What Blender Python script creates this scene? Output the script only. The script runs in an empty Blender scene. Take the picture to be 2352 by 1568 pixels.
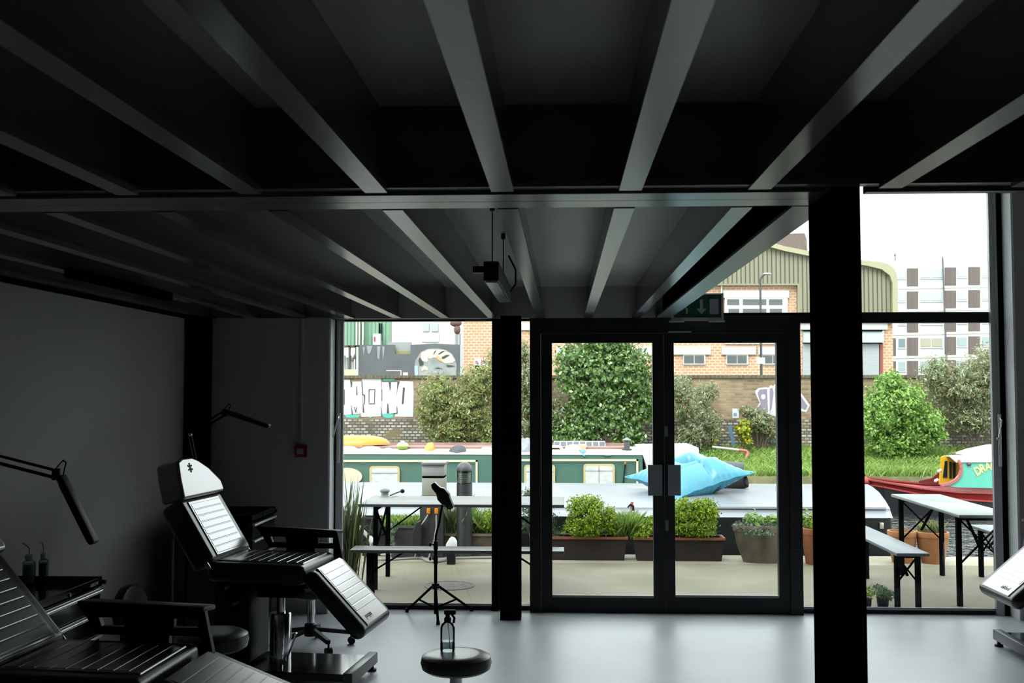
import bpy, bmesh, math, random
import numpy as np
from mathutils import Vector, Matrix
C = bpy.context.scene.collection
random.seed(7); RNG = np.random.default_rng(7)
PI = math.pi

# ------------------------------------------------------------------ camera
FPX, CAMH = 2450.0, 1.80
TH = math.atan2(120, 2450); PS = math.asin(117/math.sqrt(117**2+120**2+2450**2))
FW = Vector((-math.sin(PS)*math.cos(TH), math.cos(PS)*math.cos(TH), math.sin(TH)))
RT = Vector((math.cos(PS), math.sin(PS), 0))
UPV = Vector((math.sin(PS)*math.sin(TH), -math.cos(PS)*math.sin(TH), math.cos(TH)))
cam = bpy.data.objects.new('camera', bpy.data.cameras.new('camera')); C.objects.link(cam)
m = Matrix.Identity(4)
for i in range(3): m[i][0] = RT[i]; m[i][1] = UPV[i]; m[i][2] = -FW[i]
m[0][3], m[1][3], m[2][3] = 0, 0, CAMH
cam.matrix_world = m
cam.data.sensor_width = 36; cam.data.lens = FPX/2352*36; cam.data.clip_end = 500; cam.data.clip_start = .05
bpy.context.scene.camera = cam
cam.data.dof.use_dof = True; cam.data.dof.focus_distance = 8.0; cam.data.dof.aperture_fstop = 7.0

# ------------------------------------------------------------------ sky, sun, exposure
w = bpy.data.worlds.new('overcast_sky'); bpy.context.scene.world = w; w.use_nodes = True
bg = w.node_tree.nodes['Background']; bg.inputs[0].default_value = (0.94, 0.98, 1.0, 1); bg.inputs[1].default_value = 2.0
sd = bpy.data.lights.new('veiled_sun', 'SUN'); sd.energy = 2.2; sd.angle = math.radians(35); sd.color = (1, .97, .92)
so = bpy.data.objects.new('veiled_sun', sd); C.objects.link(so)
so.rotation_euler = Vector((0.35, 1.0, -1.15)).to_track_quat('-Z', 'Y').to_euler()
vs = bpy.context.scene.view_settings
vs.view_transform = 'Standard'; vs.look = 'None'; vs.gamma = 1; vs.use_curve_mapping = False
vs.exposure = 1.05

# ------------------------------------------------------------------ place helpers (photo pixel -> metres in the place)
def at(u, v, Y):
    d = RT*(u-1176) - UPV*(v-784) + FW*FPX
    t = Y/d.y; return Vector((d.x*t, Y, CAMH+d.z*t))
def atz(u, v, z):
    d = RT*(u-1176) - UPV*(v-784) + FW*FPX
    t = (z-CAMH)/d.z; return Vector((d.x*t, d.y*t, z))
def X(u, Y, v=1000): return at(u, v, Y).x
def Z(v, Y, u=1293): return at(u, v, Y).z

# ------------------------------------------------------------------ materials
MC = {}
ALB = 1.0     # albedo scale: the quay and everything beyond it is calibrated against a brighter sky
def mat(name, col, rough=.6, metal=0., col2=None, scale=5., bump=0., bscale=40., spec=.5, emit=0, island=None, trans=0., detail=4, stretch=None, coat=0, rmul=None):
    if name in MC: return MC[name]
    col = tuple(c*ALB for c in col); col2 = col2 and tuple(c*ALB for c in col2); island = island and [tuple(c*ALB for c in q) for q in island]
    M = bpy.data.materials.new(name); M.use_nodes = True; nt = M.node_tree; N = nt.nodes; L = nt.links
    b = N['Principled BSDF']; b.inputs['Roughness'].default_value = rough; b.inputs['Metallic'].default_value = metal
    b.inputs['Specular IOR Level'].default_value = spec
    b.inputs['Coat Weight'].default_value = coat; b.inputs['Coat Roughness'].default_value = .18; b.inputs['Coat IOR'].default_value = 1.8
    b.inputs['Base Color'].default_value = (*col, 1)
    tc = N.new('ShaderNodeTexCoord'); mp = N.new('ShaderNodeMapping'); L.new(tc.outputs['Object'], mp.inputs[0])
    if stretch: mp.inputs['Scale'].default_value = stretch
    if island:
        g = N.new('ShaderNodeNewGeometry'); r = N.new('ShaderNodeValToRGB'); L.new(g.outputs['Random Per Island'], r.inputs[0])
        e = r.color_ramp.elements
        while len(e) < len(island): e.new(.5)
        for i, c in enumerate(island): e[i].position = i/(len(island)-1); e[i].color = (*c, 1)
        L.new(r.outputs[0], b.inputs['Base Color'])
        if trans:
            t = N.new('ShaderNodeBsdfTranslucent'); L.new(r.outputs[0], t.inputs[0]); mx = N.new('ShaderNodeMixShader')
            mx.inputs[0].default_value = trans; L.new(b.outputs[0], mx.inputs[1]); L.new(t.outputs[0], mx.inputs[2])
            L.new(mx.outputs[0], N['Material Output'].inputs[0])
    elif col2:
        n = N.new('ShaderNodeTexNoise'); n.inputs['Scale'].default_value = scale; n.inputs['Detail'].default_value = detail
        L.new(mp.outputs[0], n.inputs['Vector'])
        r = N.new('ShaderNodeValToRGB'); r.color_ramp.elements[0].position = .35; r.color_ramp.elements[1].position = .65
        r.color_ramp.elements[0].color = (*col, 1); r.color_ramp.elements[1].color = (*col2, 1)
        L.new(n.outputs['Fac'], r.inputs[0]); L.new(r.outputs[0], b.inputs['Base Color'])
        if rmul:
            mr = N.new('ShaderNodeMapRange'); mr.inputs['To Min'].default_value = rmul[0]; mr.inputs['To Max'].default_value = rmul[1]
            L.new(n.outputs['Fac'], mr.inputs[0]); L.new(mr.outputs[0], b.inputs['Roughness'])
    if bump:
        n2 = N.new('ShaderNodeTexNoise'); n2.inputs['Scale'].default_value = bscale; n2.inputs['Detail'].default_value = 3
        L.new(mp.outputs[0], n2.inputs['Vector']); bp = N.new('ShaderNodeBump'); bp.inputs['Strength'].default_value = bump
        bp.inputs['Distance'].default_value = .02
        L.new(n2.outputs['Fac'], bp.inputs['Height']); L.new(bp.outputs[0], b.inputs['Normal'])
    if emit:
        b.inputs['Emission Color'].default_value = (*col, 1); b.inputs['Emission Strength'].default_value = emit
    MC[name] = M; return M
def brick_mat(name, c1, c2, mortar, bw=.23, bh=.075, ms=.012, rough=.85, patch=None, pscale=.5, ppos=(.5, .6)):
    if name in MC: return MC[name]
    c1, c2, mortar = [tuple(c*ALB for c in q) for q in (c1, c2, mortar)]; patch = patch and tuple(c*ALB for c in patch)
    M = bpy.data.materials.new(name); M.use_nodes = True; nt = M.node_tree; N = nt.nodes; L = nt.links
    b = N['Principled BSDF']; b.inputs['Roughness'].default_value = rough
    tc = N.new('ShaderNodeTexCoord'); sp = N.new('ShaderNodeSeparateXYZ'); cb = N.new('ShaderNodeCombineXYZ')
    L.new(tc.outputs['Object'], sp.inputs[0])
    ad = N.new('ShaderNodeMath'); ad.operation = 'ADD'; L.new(sp.outputs[0], ad.inputs[0]); L.new(sp.outputs[1], ad.inputs[1])
    L.new(ad.outputs[0], cb.inputs[0]); L.new(sp.outputs[2], cb.inputs[1])
    br = N.new('ShaderNodeTexBrick'); br.inputs['Scale'].default_value = 1; br.inputs['Brick Width'].default_value = bw
    br.inputs['Row Height'].default_value = bh; br.inputs['Mortar Size'].default_value = ms
    br.inputs['Color1'].default_value = (*c1, 1); br.inputs['Color2'].default_value = (*c2, 1); br.inputs['Mortar'].default_value = (*mortar, 1)
    L.new(cb.outputs[0], br.inputs['Vector'])
    out = br.outputs['Color']
    if patch:
        n = N.new('ShaderNodeTexNoise'); n.inputs['Scale'].default_value = pscale; n.inputs['Detail'].default_value = 6; L.new(tc.outputs['Object'], n.inputs['Vector'])
        r = N.new('ShaderNodeValToRGB'); r.color_ramp.elements[0].position = ppos[0]; r.color_ramp.elements[1].position = ppos[1]
        L.new(n.outputs['Fac'], r.inputs[0]); mx = N.new('ShaderNodeMix'); mx.data_type = 'RGBA'
        L.new(r.outputs[0], mx.inputs[0]); L.new(out, mx.inputs[6]); mx.inputs[7].default_value = (*patch, 1); out = mx.outputs[2]
    L.new(out, b.inputs['Base Color'])
    bp = N.new('ShaderNodeBump'); bp.inputs['Strength'].default_value = .5; bp.inputs['Distance'].default_value = .02; bp.invert = True
    L.new(br.outputs['Fac'], bp.inputs['Height']); L.new(bp.outputs[0], b.inputs['Normal'])
    MC[name] = M; return M
def glass_mat(name='clear_glass', tint=(.93, .96, .95), k=.6):
    if name in MC: return MC[name]
    M = bpy.data.materials.new(name); M.use_nodes = True; nt = M.node_tree; N = nt.nodes; L = nt.links; N.remove(N['Principled BSDF'])
    t = N.new('ShaderNodeBsdfTransparent'); t.inputs[0].default_value = (*tint, 1); g = N.new('ShaderNodeBsdfGlossy'); g.inputs['Roughness'].default_value = 0
    f = N.new('ShaderNodeFresnel'); f.inputs[0].default_value = 1.45; mu = N.new('ShaderNodeMath'); mu.operation = 'MULTIPLY'; mu.inputs[1].default_value = k
    L.new(f.outputs[0], mu.inputs[0]); mx = N.new('ShaderNodeMixShader'); L.new(mu.outputs[0], mx.inputs[0]); L.new(t.outputs[0], mx.inputs[1]); L.new(g.outputs[0], mx.inputs[2])
    L.new(mx.outputs[0], N['Material Output'].inputs[0]); MC[name] = M; return M

FLOOR = mat('grey_vinyl', (.66, .70, .745), .4, col2=(.74, .78, .82), scale=1.5, detail=5, bump=.02, bscale=3, rmul=(.30, .46), spec=.7)
WALLM = mat('white_emulsion', (.42, .415, .395), .8, col2=(.45, .445, .425), scale=1.2)
JAMBM = mat('jamb_paint', (.85, .88, .90), .6)
CEILM = mat('ceiling_board', (.42, .42, .385), .42, col2=(.46, .46, .425), scale=.8)
JOISTM = mat('joist_paint', (.105, .108, .102), .24, col2=(.09, .093, .088), scale=1.5, stretch=(1, .6, 1), spec=.8)
BLKM = mat('black_steel', (.005, .005, .0055), .7, spec=0)
FRAMEM = mat('anthracite_frame', (.018, .020, .023), .45, spec=.3)
GREYF = mat('grey_aluminium', (.26, .27, .275), .35, metal=.3)
LEATH = mat('black_leather', (.008, .0082, .009), .3, spec=.6, bump=.05, bscale=90)
LEATHP = mat('black_leather_panel', (.035, .036, .038), .30, spec=1.0, coat=1.0)  # gloss coat, plus a lifted base colour that carries some reflected sky
CHROME = mat('chrome', (.8, .81, .83), .15, metal=1)
ALU = mat('brushed_aluminium', (.7, .71, .72), .35, metal=.9)
BLKP = mat('black_plastic', (.008, .008, .009), .45, spec=.25)
GLOSSB = mat('gloss_black', (.006, .006, .007), .12)
GREYS = mat('grey_steel_paint', (.10, .105, .11), .35)
WHITEP = mat('white_plastic', (.75, .76, .77), .4)
GL = glass_mat()

# ------------------------------------------------------------------ mesh helpers
class MB:
    def __init__(s): s.v = []; s.f = []; s.mi = []; s.m = 0
    def add(s, vs, fs):
        o = len(s.v); s.v += [tuple(p) for p in vs]
        for f in fs: s.f.append([i+o for i in f]); s.mi.append(s.m)
        return s
    def box(s, x0, x1, y0, y1, z0, z1, M=None):
        P = [Vector((x, y, z)) for x in (x0, x1) for y in (y0, y1) for z in (z0, z1)]
        if M is not None: P = [M @ p for p in P]
        return s.add(P, [(0,1,3,2),(4,6,7,5),(0,4,5,1),(2,3,7,6),(0,2,6,4),(1,5,7,3)])
    def tube(s, p, q, r, n=10, r2=None):
        p = Vector(p); q = Vector(q); r2 = r if r2 is None else r2; d = (q-p)
        if d.length < 1e-6: return s
        d.normalize(); a = d.orthogonal().normalized(); b = d.cross(a)
        V = [p+(a*math.cos(t)+b*math.sin(t))*r for t in [2*PI*i/n for i in range(n)]] + [q+(a*math.cos(t)+b*math.sin(t))*r2 for t in [2*PI*i/n for i in range(n)]]
        return s.add(V, [(i, (i+1) % n, n+(i+1) % n, n+i) for i in range(n)] + [tuple(range(n))[::-1], tuple(range(n, 2*n))])
    def pipe(s, pts, r, n=8):
        for a, b in zip(pts, pts[1:]): s.tube(a, b, r, n)
        for p in pts[1:-1]: s.ball(p, r, r, r, 8, 5)
        return s
    def ball(s, c, rx, ry, rz, n=16, k=10, M=None, t0=0, t1=PI):
        c = Vector(c); V = []
        for j in range(k+1):
            t = t0+(t1-t0)*j/k
            for i in range(n):
                p = Vector((rx*math.sin(t)*math.cos(2*PI*i/n), ry*math.sin(t)*math.sin(2*PI*i/n), rz*math.cos(t)))
                V.append(c+(M @ p if M is not None else p))
        return s.add(V, [(j*n+i, (j+1)*n+i, (j+1)*n+(i+1) % n, j*n+(i+1) % n) for j in range(k) for i in range(n)])
    def lathe(s, prof, c=(0, 0, 0), n=24, M=None, sy=1):
        c = Vector(c); V = []
        for r, z in prof:
            for i in range(n):
                p = Vector((r*math.cos(2*PI*i/n), sy*r*math.sin(2*PI*i/n), z)); V.append(c+(M @ p if M is not None else p))
        k = len(prof)
        F = [(j*n+i, j*n+(i+1) % n, (j+1)*n+(i+1) % n, (j+1)*n+i) for j in range(k-1) for i in range(n)]
        if prof[0][0] > 1e-5: F.append(tuple(range(n))[::-1])
        if prof[-1][0] > 1e-5: F.append(tuple(range((k-1)*n, k*n)))
        return s.add(V, F)
    def prism(s, P, d):
        P = [Vector(p) for p in P]; d = Vector(d); n = len(P)
        return s.add(P+[p+d for p in P], [tuple(range(n))[::-1], tuple(range(n, 2*n))]+[(i, (i+1) % n, n+(i+1) % n, n+i) for i in range(n)])
    def quad(s, a, b, c, d): return s.add([a, b, c, d], [(0, 1, 2, 3)])
    def bar(s, p, q, w, h=None, up=(0, 0, 1)):
        p = Vector(p); q = Vector(q); h = h or w; d = (q-p).normalized(); up = Vector(up)
        sd = d.cross(up)
        if sd.length < 1e-4: sd = d.cross(Vector((0, 1, 0)))
        sd.normalize(); u = sd.cross(d).normalized(); sd = sd*w/2; u = u*h/2
        V = [p-sd-u, p+sd-u, p+sd+u, p-sd+u, q-sd-u, q+sd-u, q+sd+u, q-sd+u]
        return s.add(V, [(0, 1, 2, 3), (4, 7, 6, 5), (0, 4, 5, 1), (1, 5, 6, 2), (2, 6, 7, 3), (3, 7, 4, 0)])
    def build(s, name, mats, parent=None, bevel=0, seg=2, smooth=40):
        if not isinstance(mats, (list, tuple)): mats = [mats]
        me = bpy.data.meshes.new(name); off = parent_org(parent)
        vs = [(a-off[0], b-off[1], c-off[2]) for a, b, c in s.v] if parent else s.v
        me.from_pydata(vs, [], s.f)
        for mm in mats: me.materials.append(mm)
        bm = bmesh.new(); bm.from_mesh(me)
        for f, i in zip(bm.faces, s.mi): f.material_index = i
        if len(bm.faces) < 60000: bmesh.ops.recalc_face_normals(bm, faces=bm.faces)
        if bevel:
            bmesh.ops.bevel(bm, geom=list(bm.edges), offset=bevel, segments=seg, affect='EDGES', profile=.5, clamp_overlap=True)
        bm.to_mesh(me); bm.free()
        if smooth:
            me.polygons.foreach_set('use_smooth', [True]*len(me.polygons)); me.set_sharp_from_angle(angle=math.radians(smooth))
        return link(name, me, parent)
def parent_org(p):
    o = Vector((0, 0, 0))
    while p is not None: o = o+p.location; p = p.parent
    return o
def link(name, me, parent=None):
    o = bpy.data.objects.new(name, me); C.objects.link(o)
    if parent: o.parent = parent
    return o
def tag(o, label, cat, group=None, kind=None):
    if label: o['label'] = label
    if cat: o['category'] = cat
    if group: o['group'] = group
    if kind: o['kind'] = kind
    return o
def thing(name, label, cat, loc=(0, 0, 0), group=None):
    o = bpy.data.objects.new(name, None); o.empty_display_size = .1; C.objects.link(o); o.location = loc
    return tag(o, label, cat, group)
def struct(o, label=None):
    o['kind'] = 'structure'
    if label: o['label'] = label
    return o
def lbl(o, l): o['label'] = l; return o
def wn(o, w=50):
    md = o.modifiers.new('weighted_normals', 'WEIGHTED_NORMAL'); md.weight = w; md.keep_sharp = True; return o
def orient(p, xdir, zdir):
    x = Vector(xdir).normalized(); z = Vector(zdir); z = (z-x*z.dot(x)).normalized(); y = z.cross(x)
    M = Matrix.Identity(4)
    for i in range(3): M[i][0] = x[i]; M[i][1] = y[i]; M[i][2] = z[i]; M[i][3] = p[i]
    return M
def text(s, size, M, mt, name, parent=None, extrude=.002, align='CENTER', bold=0):
    cu = bpy.data.curves.new('t', 'FONT'); cu.body = s; cu.size = size; cu.extrude = extrude; cu.align_x = align; cu.align_y = 'CENTER'; cu.resolution_u = 3; cu.offset = bold
    to = bpy.data.objects.new('t', cu); C.objects.link(to)
    me = bpy.data.meshes.new_from_object(to); bpy.data.objects.remove(to); bpy.data.curves.remove(cu)
    off = parent_org(parent)
    me.transform(Matrix.Translation(-off) @ M if parent else M); me.materials.clear(); me.materials.append(mt)
    return link(name, me, parent)
def soft(box, M=None, bevel=.02, seg=3):
    """bevelled box as verts/faces added later"""
    bm = bmesh.new(); b = MB().box(*box)
    vs = [bm.verts.new(p) for p in b.v]; [bm.faces.new([vs[i] for i in f]) for f in b.f]
    bmesh.ops.recalc_face_normals(bm, faces=bm.faces)
    bmesh.ops.bevel(bm, geom=list(bm.edges), offset=bevel, segments=seg, affect='EDGES', profile=.5, clamp_overlap=True)
    V = [M @ v.co if M is not None else v.co.copy() for v in bm.verts]; bm.verts.index_update()
    F = [[v.index for v in f.verts] for f in bm.faces]; bm.free(); return V, F
def softpoly(P, d, bevel=.02, seg=3, M=None):
    bm = bmesh.new(); b = MB().prism(P, d)
    vs = [bm.verts.new(p) for p in b.v]; [bm.faces.new([vs[i] for i in f]) for f in b.f]
    bmesh.ops.recalc_face_normals(bm, faces=bm.faces)
    bmesh.ops.bevel(bm, geom=list(bm.edges), offset=bevel, segments=seg, affect='EDGES', profile=.5, clamp_overlap=True)
    V = [M @ v.co if M is not None else v.co.copy() for v in bm.verts]; bm.verts.index_update()
    F = [[v.index for v in f.verts] for f in bm.faces]; bm.free(); return V, F
def ppoly(name, pts, Y, th, mt, parent, dy=0):
    """flat painted or fixed patch: outline given in photo pixels on the plane at depth Y"""
    b = MB()
    for P in (pts if isinstance(pts[0][0], (list, tuple)) else [pts]):
        b.prism([at(u, v, Y-dy) for u, v in P], (0, -th, 0))
    return b.build(name, mt, parent, smooth=0)
def rect(u0, v0, u1, v1): return [(u0, v0), (u1, v0), (u1, v1), (u0, v1)]
def pbox(b, u0, u1, v0, v1, Y0, Y1):
    a = at(u0, v0, Y0); c = at(u1, v1, Y0); return b.box(a.x, c.x, Y0, Y1, c.z, a.z)

def leaf_mesh(name, parent, blobs, n, size, mt, aspect=2.0, shell=.45, up=0.2, droop=0.):
    """leaf cards clustered in tufts through ellipsoid crowns; blobs (x,y,z,rx,ry,rz)"""
    B = np.array(blobs, float); vol = B[:, 3]*B[:, 5]; pick = RNG.choice(len(B), n, p=vol/vol.sum()); b = B[pick]
    d = RNG.normal(size=(n, 3)); d /= np.linalg.norm(d, axis=1)[:, None]
    tuft = RNG.normal(size=(260, 3)); tuft /= np.linalg.norm(tuft, axis=1)[:, None]
    tr = .62+.42*RNG.random(260)
    ti = RNG.integers(0, 260, n); d2 = tuft[ti]+d*.2*RNG.random((n, 1)); r = tr[ti]*(1-shell*RNG.random(n)**1.4)
    c = b[:, :3]+d2*r[:, None]*b[:, 3:6]
    nrm = d2+RNG.normal(size=(n, 3))*.7; nrm[:, 2] += up; nrm /= np.linalg.norm(nrm, axis=1)[:, None]
    t = RNG.normal(size=(n, 3)); t[:, 2] += up*1.5-droop; t -= (t*nrm).sum(1)[:, None]*nrm; t /= np.linalg.norm(t, axis=1)[:, None]
    s = np.cross(nrm, t); L = size*(.6+.8*RNG.random((n, 1))); W = L/aspect
    V = np.stack([c-t*L*.5, c+s*W*.5+nrm*L*.06, c+t*L*.5, c-s*W*.5+nrm*L*.06], 1).reshape(-1, 3)
    return quads(name, V, mt, parent)
def quads(name, V, mt, parent):
    n = len(V)//4; V = V-np.array(parent_org(parent)) if parent else V
    me = bpy.data.meshes.new(name); me.vertices.add(4*n); me.vertices.foreach_set('co', V.astype(np.float32).ravel())
    me.loops.add(4*n); me.loops.foreach_set('vertex_index', np.arange(4*n, dtype=np.int32))
    me.polygons.add(n); me.polygons.foreach_set('loop_start', np.arange(0, 4*n, 4, dtype=np.int32))
    me.update(calc_edges=True); me.materials.append(mt)
    return link(name, me, parent)
def blades(name, parent, P, h, wd, mt, lean=.25):
    """upright grass blades rooted at points P (n,3)"""
    n = len(P); a = RNG.random(n)*2*PI; sdir = np.stack([np.cos(a), np.sin(a), 0*a], 1); ld = RNG.normal(size=(n, 3))*lean; ld[:, 2] = 1
    H = h*(.5+.7*RNG.random((n, 1))); mid = P+ld*H*.55; tip = P+ld*H+np.array([0, 0, 0])+sdir*0+ld*[1, 1, 0]*H*.5
    V = np.stack([P-sdir*wd/2, P+sdir*wd/2, mid+sdir*wd*.45, tip], 1).reshape(-1, 3)
    return quads(name, V, mt, parent)
def stems(parent, base, blobs, n=7, r=.03, mt=None, name='stem'):
    b = MB(); base = Vector(base)
    for i in range(n):
        q = blobs[i % len(blobs)]; e = Vector(q[:3])+Vector((random.uniform(-.5, .5)*q[3], random.uniform(-.4, .4)*q[4], random.uniform(-.2, .5)*q[5]))
        s0 = base+Vector((random.uniform(-.1, .1), random.uniform(-.05, .05), 0)); mid = (s0+e)/2+Vector((random.uniform(-.1, .1), 0, .1))
        b.tube(s0, mid, r, 6, r*.7); b.tube(mid, e, r*.7, 6, r*.25)
    return b.build(name, mt, parent)
def pblobs(L, Y, dr=.8):
    out = []
    for t in L:
        u, v, ru, rv = t[:4]; y = Y+(t[4] if len(t) > 4 else 0); c = at(u, v, y); rx = (at(u+ru, v, y)-c).x; rz = (at(u, v-rv, y)-c).z
        out.append((c.x, c.y, c.z, rx, min(rx, rz)*dr+.15, rz))
    return out

# ================================================================== THE ROOM
XL, XR, YB, YF = -3.07, 5.05, -3.2, 9.12
ZC, ZT = 2.43, 2.71         # underside of joists, ceiling panel
ZV = 3.95                   # head of the tall glazed bay
struct(MB().box(XL-.2, XR+.2, YB-.2, 9.1, -.15, 0).build('floor', FLOOR, smooth=0))
struct(MB().box(XL-.2, XL, YB, 9.1, 0, 4.1).build('wall_left', WALLM, smooth=0))
struct(MB().box(XR, XR+.2, YB, 9.1, 0, 4.1).build('wall_right', WALLM, smooth=0))
struct(MB().box(XL, XR, YB-.2, YB, 0, 4.1).build('wall_back', WALLM, smooth=0))
XW0 = X(754, 8.75); XW1 = 3.636
wf = MB().box(XL, XW0, 8.75, 9.1, 0, ZC).box(XL, .93, 8.92, 9.1, ZC, 4.1).build('wall_front_left', WALLM, smooth=0); struct(wf)
struct(MB().box(XW1, XR, 8.75, 9.1, 0, 4.1).build('wall_front_right', WALLM, smooth=0))
struct(MB().box(XW0, XW0+.012, 8.76, 8.99, 0, ZC-.01).build('trim_1', JAMBM, smooth=0))
struct(MB().box(XW1-.012, XW1-.001, 8.76, 8.935, 0, ZV).build('trim_2', JAMBM, smooth=0))
# ceiling slab, tall bay lid, transverse beam, joists
cl = MB().box(XL, XR, YB, 3.60, ZT, 2.85).box(XL, .78, 3.60, 8.92, ZT-.02, 2.85).box(.66, XR, 3.60, 9.12, ZV, 4.15)
cl.box(.66, .78, 3.62, 8.92, 2.85, ZV).box(.66, XR, 3.40, 3.60, 2.85, 4.15)
ceil = struct(cl.build('ceiling', CEILM, smooth=0))
JW, JF = .070, .012
def joist(x, y0, y1, name='joist'):
    b = MB().box(x-JW/2, x+JW/2, y0, y1, ZC, ZC+JF).box(x-.006, x+.006, y0, y1, ZC+JF, ZT-.001)
    b.box(x-JW/2, x-JW/2+.004, y0, y1, ZC+JF, ZC+JF+.012).box(x+JW/2-.004, x+JW/2, y0, y1, ZC+JF, ZC+JF+.012)
    return b.build(name, JOISTM, ceil, bevel=0, smooth=0)
for k in range(-7, 13): joist(-.187+.3975*k, YB, 3.30)
for k in range(-7, 3): joist(-.187+.3975*k, 3.62, 8.90)
bb = MB().box(XL, .835, 3.35, 3.468, ZC, ZC+.012).box(XL, .835, 3.474, 3.59, ZC, ZC+.012).box(XL, .835, 3.36, 3.58, ZC+.012, ZC+.02).box(XL, XR, 3.32, 3.328, ZC+.03, ZT)
bb.box(XL, XR, 3.285, 3.335, ZC+.012, ZC+.03).box(XL, .835, 3.602, 3.63, ZC+.012, ZC+.02).box(XL, .835, 3.585, 3.60, ZC+.03, ZT)
bb.box(.95, XR, 3.36, 3.40, ZC, ZC+.02).box(.95, XR, 3.39, 3.40, ZC, ZT)
lbl(bb.build('transverse_beam', JOISTM, ceil, smooth=0), 'flat grey beam crossing the joists')
eb = MB().box(.775, .895, 3.61, 8.9, ZC, ZC+.012)
lbl(eb.build('edge_flange', mat('edge_paint', (.22, .245, .26), .3), ceil, smooth=0), 'pale underside of the edge beam')
eb = MB().box(.665, .845, 3.61, 8.9, ZC+.2, ZC+.21).box(.83, .842, 3.61, 8.9, ZC+.012, ZT+.1).box(.66, .67, 3.61, 8.9, ZC+.05, ZT)
lbl(eb.build('edge_web', BLKM, ceil, smooth=0), 'black side of the edge beam')
lbl(MB().box(XL, XW0+2, 8.86, 8.90, ZC, ZT).box(XW0+2, .77, 8.86, 8.90, ZC, ZT).build('end_board', CEILM, ceil, smooth=0), 'grey board closing the joists above the windows')
lbl(MB().box(XL, XL+.07, YB, 8.8, ZC-.02, ZC+.05).build('wall_plate', BLKM, ceil, smooth=0), 'black steel channel along the top of the left wall')

# steel columns
def column(label, x0, x1, y0, y1, z1, kind='H'):
    o = thing('steel_column', label, 'column', ((x0+x1)/2, (y0+y1)/2, 0))
    b = MB().box(x0, x1, y0, y0+.012, 0, z1).box(x0, x1, y1-.012, y1, 0, z1).box((x0+x1)/2-.005, (x0+x1)/2+.005, y0+.012, y1-.012, 0, z1)
    if kind == 'box': b.box(x0, x0+.008, y0+.012, y1-.012, 0, z1).box(x1-.008, x1, y0+.012, y1-.012, 0, z1)
    b.build('column_shaft', BLKM, o, smooth=0)
    if y0 < 4: MB().box(x0-.015, x1+.015, y0-.01, y1+.01, 0, .012).build('base_plate', BLKM, o, smooth=0)
    return o
cx0 = X(1906, 3.36, 904); cx1 = X(1983, 3.36, 904)
column('large black steel column in the foreground, right of the glass doors', cx0, cx1, 3.36, 3.615, ZT-.002, 'box')
column('slim black steel column standing just left of the glass doors', X(1149, 8.58, 1000), X(1196, 8.58, 1000), 8.58, 8.74, ZC-.001, 'box')
column('black steel column against the left wall beside the far lamp', X(430, 8.5, 850), X(487, 8.74, 850), 8.5, 8.74, ZC-.001, 'box')

# ------------------------------------------------------------------ glazing
def frame_rect(b, x0, x1, z0, z1, y0, y1, t, tb=None, tt=None):
    tb = tb or t; tt = tt or t
    b.box(x0, x0+t, y0, y1, z0, z1); b.box(x1-t, x1, y0, y1, z0, z1); b.box(x0+t, x1-t, y0, y1, z0, z0+tb); b.box(x0+t, x1-t, y0, y1, z1-tt, z1)
def window(n, x0, x1, z0, z1, t=.05, tb=.06, tt=.04, left_wide=None, mt=FRAMEM):
    b = MB(); y0 = 8.98; y1 = 9.06; frame_rect(b, x0, x1, z0, z1, y0, y1, t, tb, tt)
    f = struct(b.build('window_%d' % n, mt, smooth=0))
    MB().box(x0+t, x1-t, 9.02, 9.03, z0+tb, z1-tt).build('glass_pane', GL, f, smooth=0)
    return f
WZ0 = .0; HZ = Z(739, 8.98)
w1 = window(1, XW0+.012, X(1148, 8.98), 0, HZ+.04, t=.03, tb=.035, tt=.03)
g = MB().box(XW0+.012, X(768, 8.9), 8.93, 8.98, 0, HZ+.03).build('frame_reveal', BLKM, w1, smooth=0)
lbl(MB().box(X(769, 8.9), X(785, 8.9), 8.94, 8.979, .02, HZ+.02).build('opening_sash', mat('sash_sheen_grey', (.42, .43, .43), .3), w1, smooth=0), 'grey aluminium sash of the opening light')  # grey lifted above the aluminium, semi-gloss sheen put into the colour
lbl(MB().box(X(1130, 8.95), X(1145, 8.95), 8.93, 8.979, 0, HZ+.03).build('mullion', BLKM, w1, smooth=0), 'black mullion beside the column')
lbl(MB().box(X(790, 8.95), X(1135, 8.95), 8.955, 8.979, .035, .055).build('bottom_bead', GREYF, w1, smooth=0), 'pale bead along the sill')
w2 = window(2, X(1148, 8.98)+.001, X(1222, 8.98), 0, HZ+.04, t=.012, tb=.035, tt=.03)
XD0, XD1 = X(1217, 8.88), X(1841, 8.88)
w3 = window(3, XD1-.03, X(2302, 8.98), 0, HZ+.04, t=.03, tb=.035, tt=.055)
lbl(MB().box(X(2280, 8.95), X(2298, 8.95), 8.94, 8.979, 0, ZV-.06).build('mullion', mat('sash_sheen_grey', (.42, .43, .43), .3), w3, smooth=0), 'tall grey sash stile')  # stile wears the same lifted grey in place of semi-gloss sheen
MB().box(X(2298, 8.95)+.001, XW1-.013, 8.935, 8.979, 0, ZV-.06).build('frame_reveal', BLKM, w3, smooth=0)
lbl(MB().box(XD1+.01, X(2285, 8.95), 8.955, 8.979, .035, .055).build('bottom_bead', GREYF, w3, smooth=0), 'pale bead along the sill')
w4 = window(4, .93, X(2302, 8.98), HZ+.042, ZV, t=.03, tb=.03, tt=.06)
struct(MB().box(XW0+.012, XD0, 8.9, 9.1, HZ+.041, ZC+.02).build('trim_3', BLKM, smooth=0))
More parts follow.
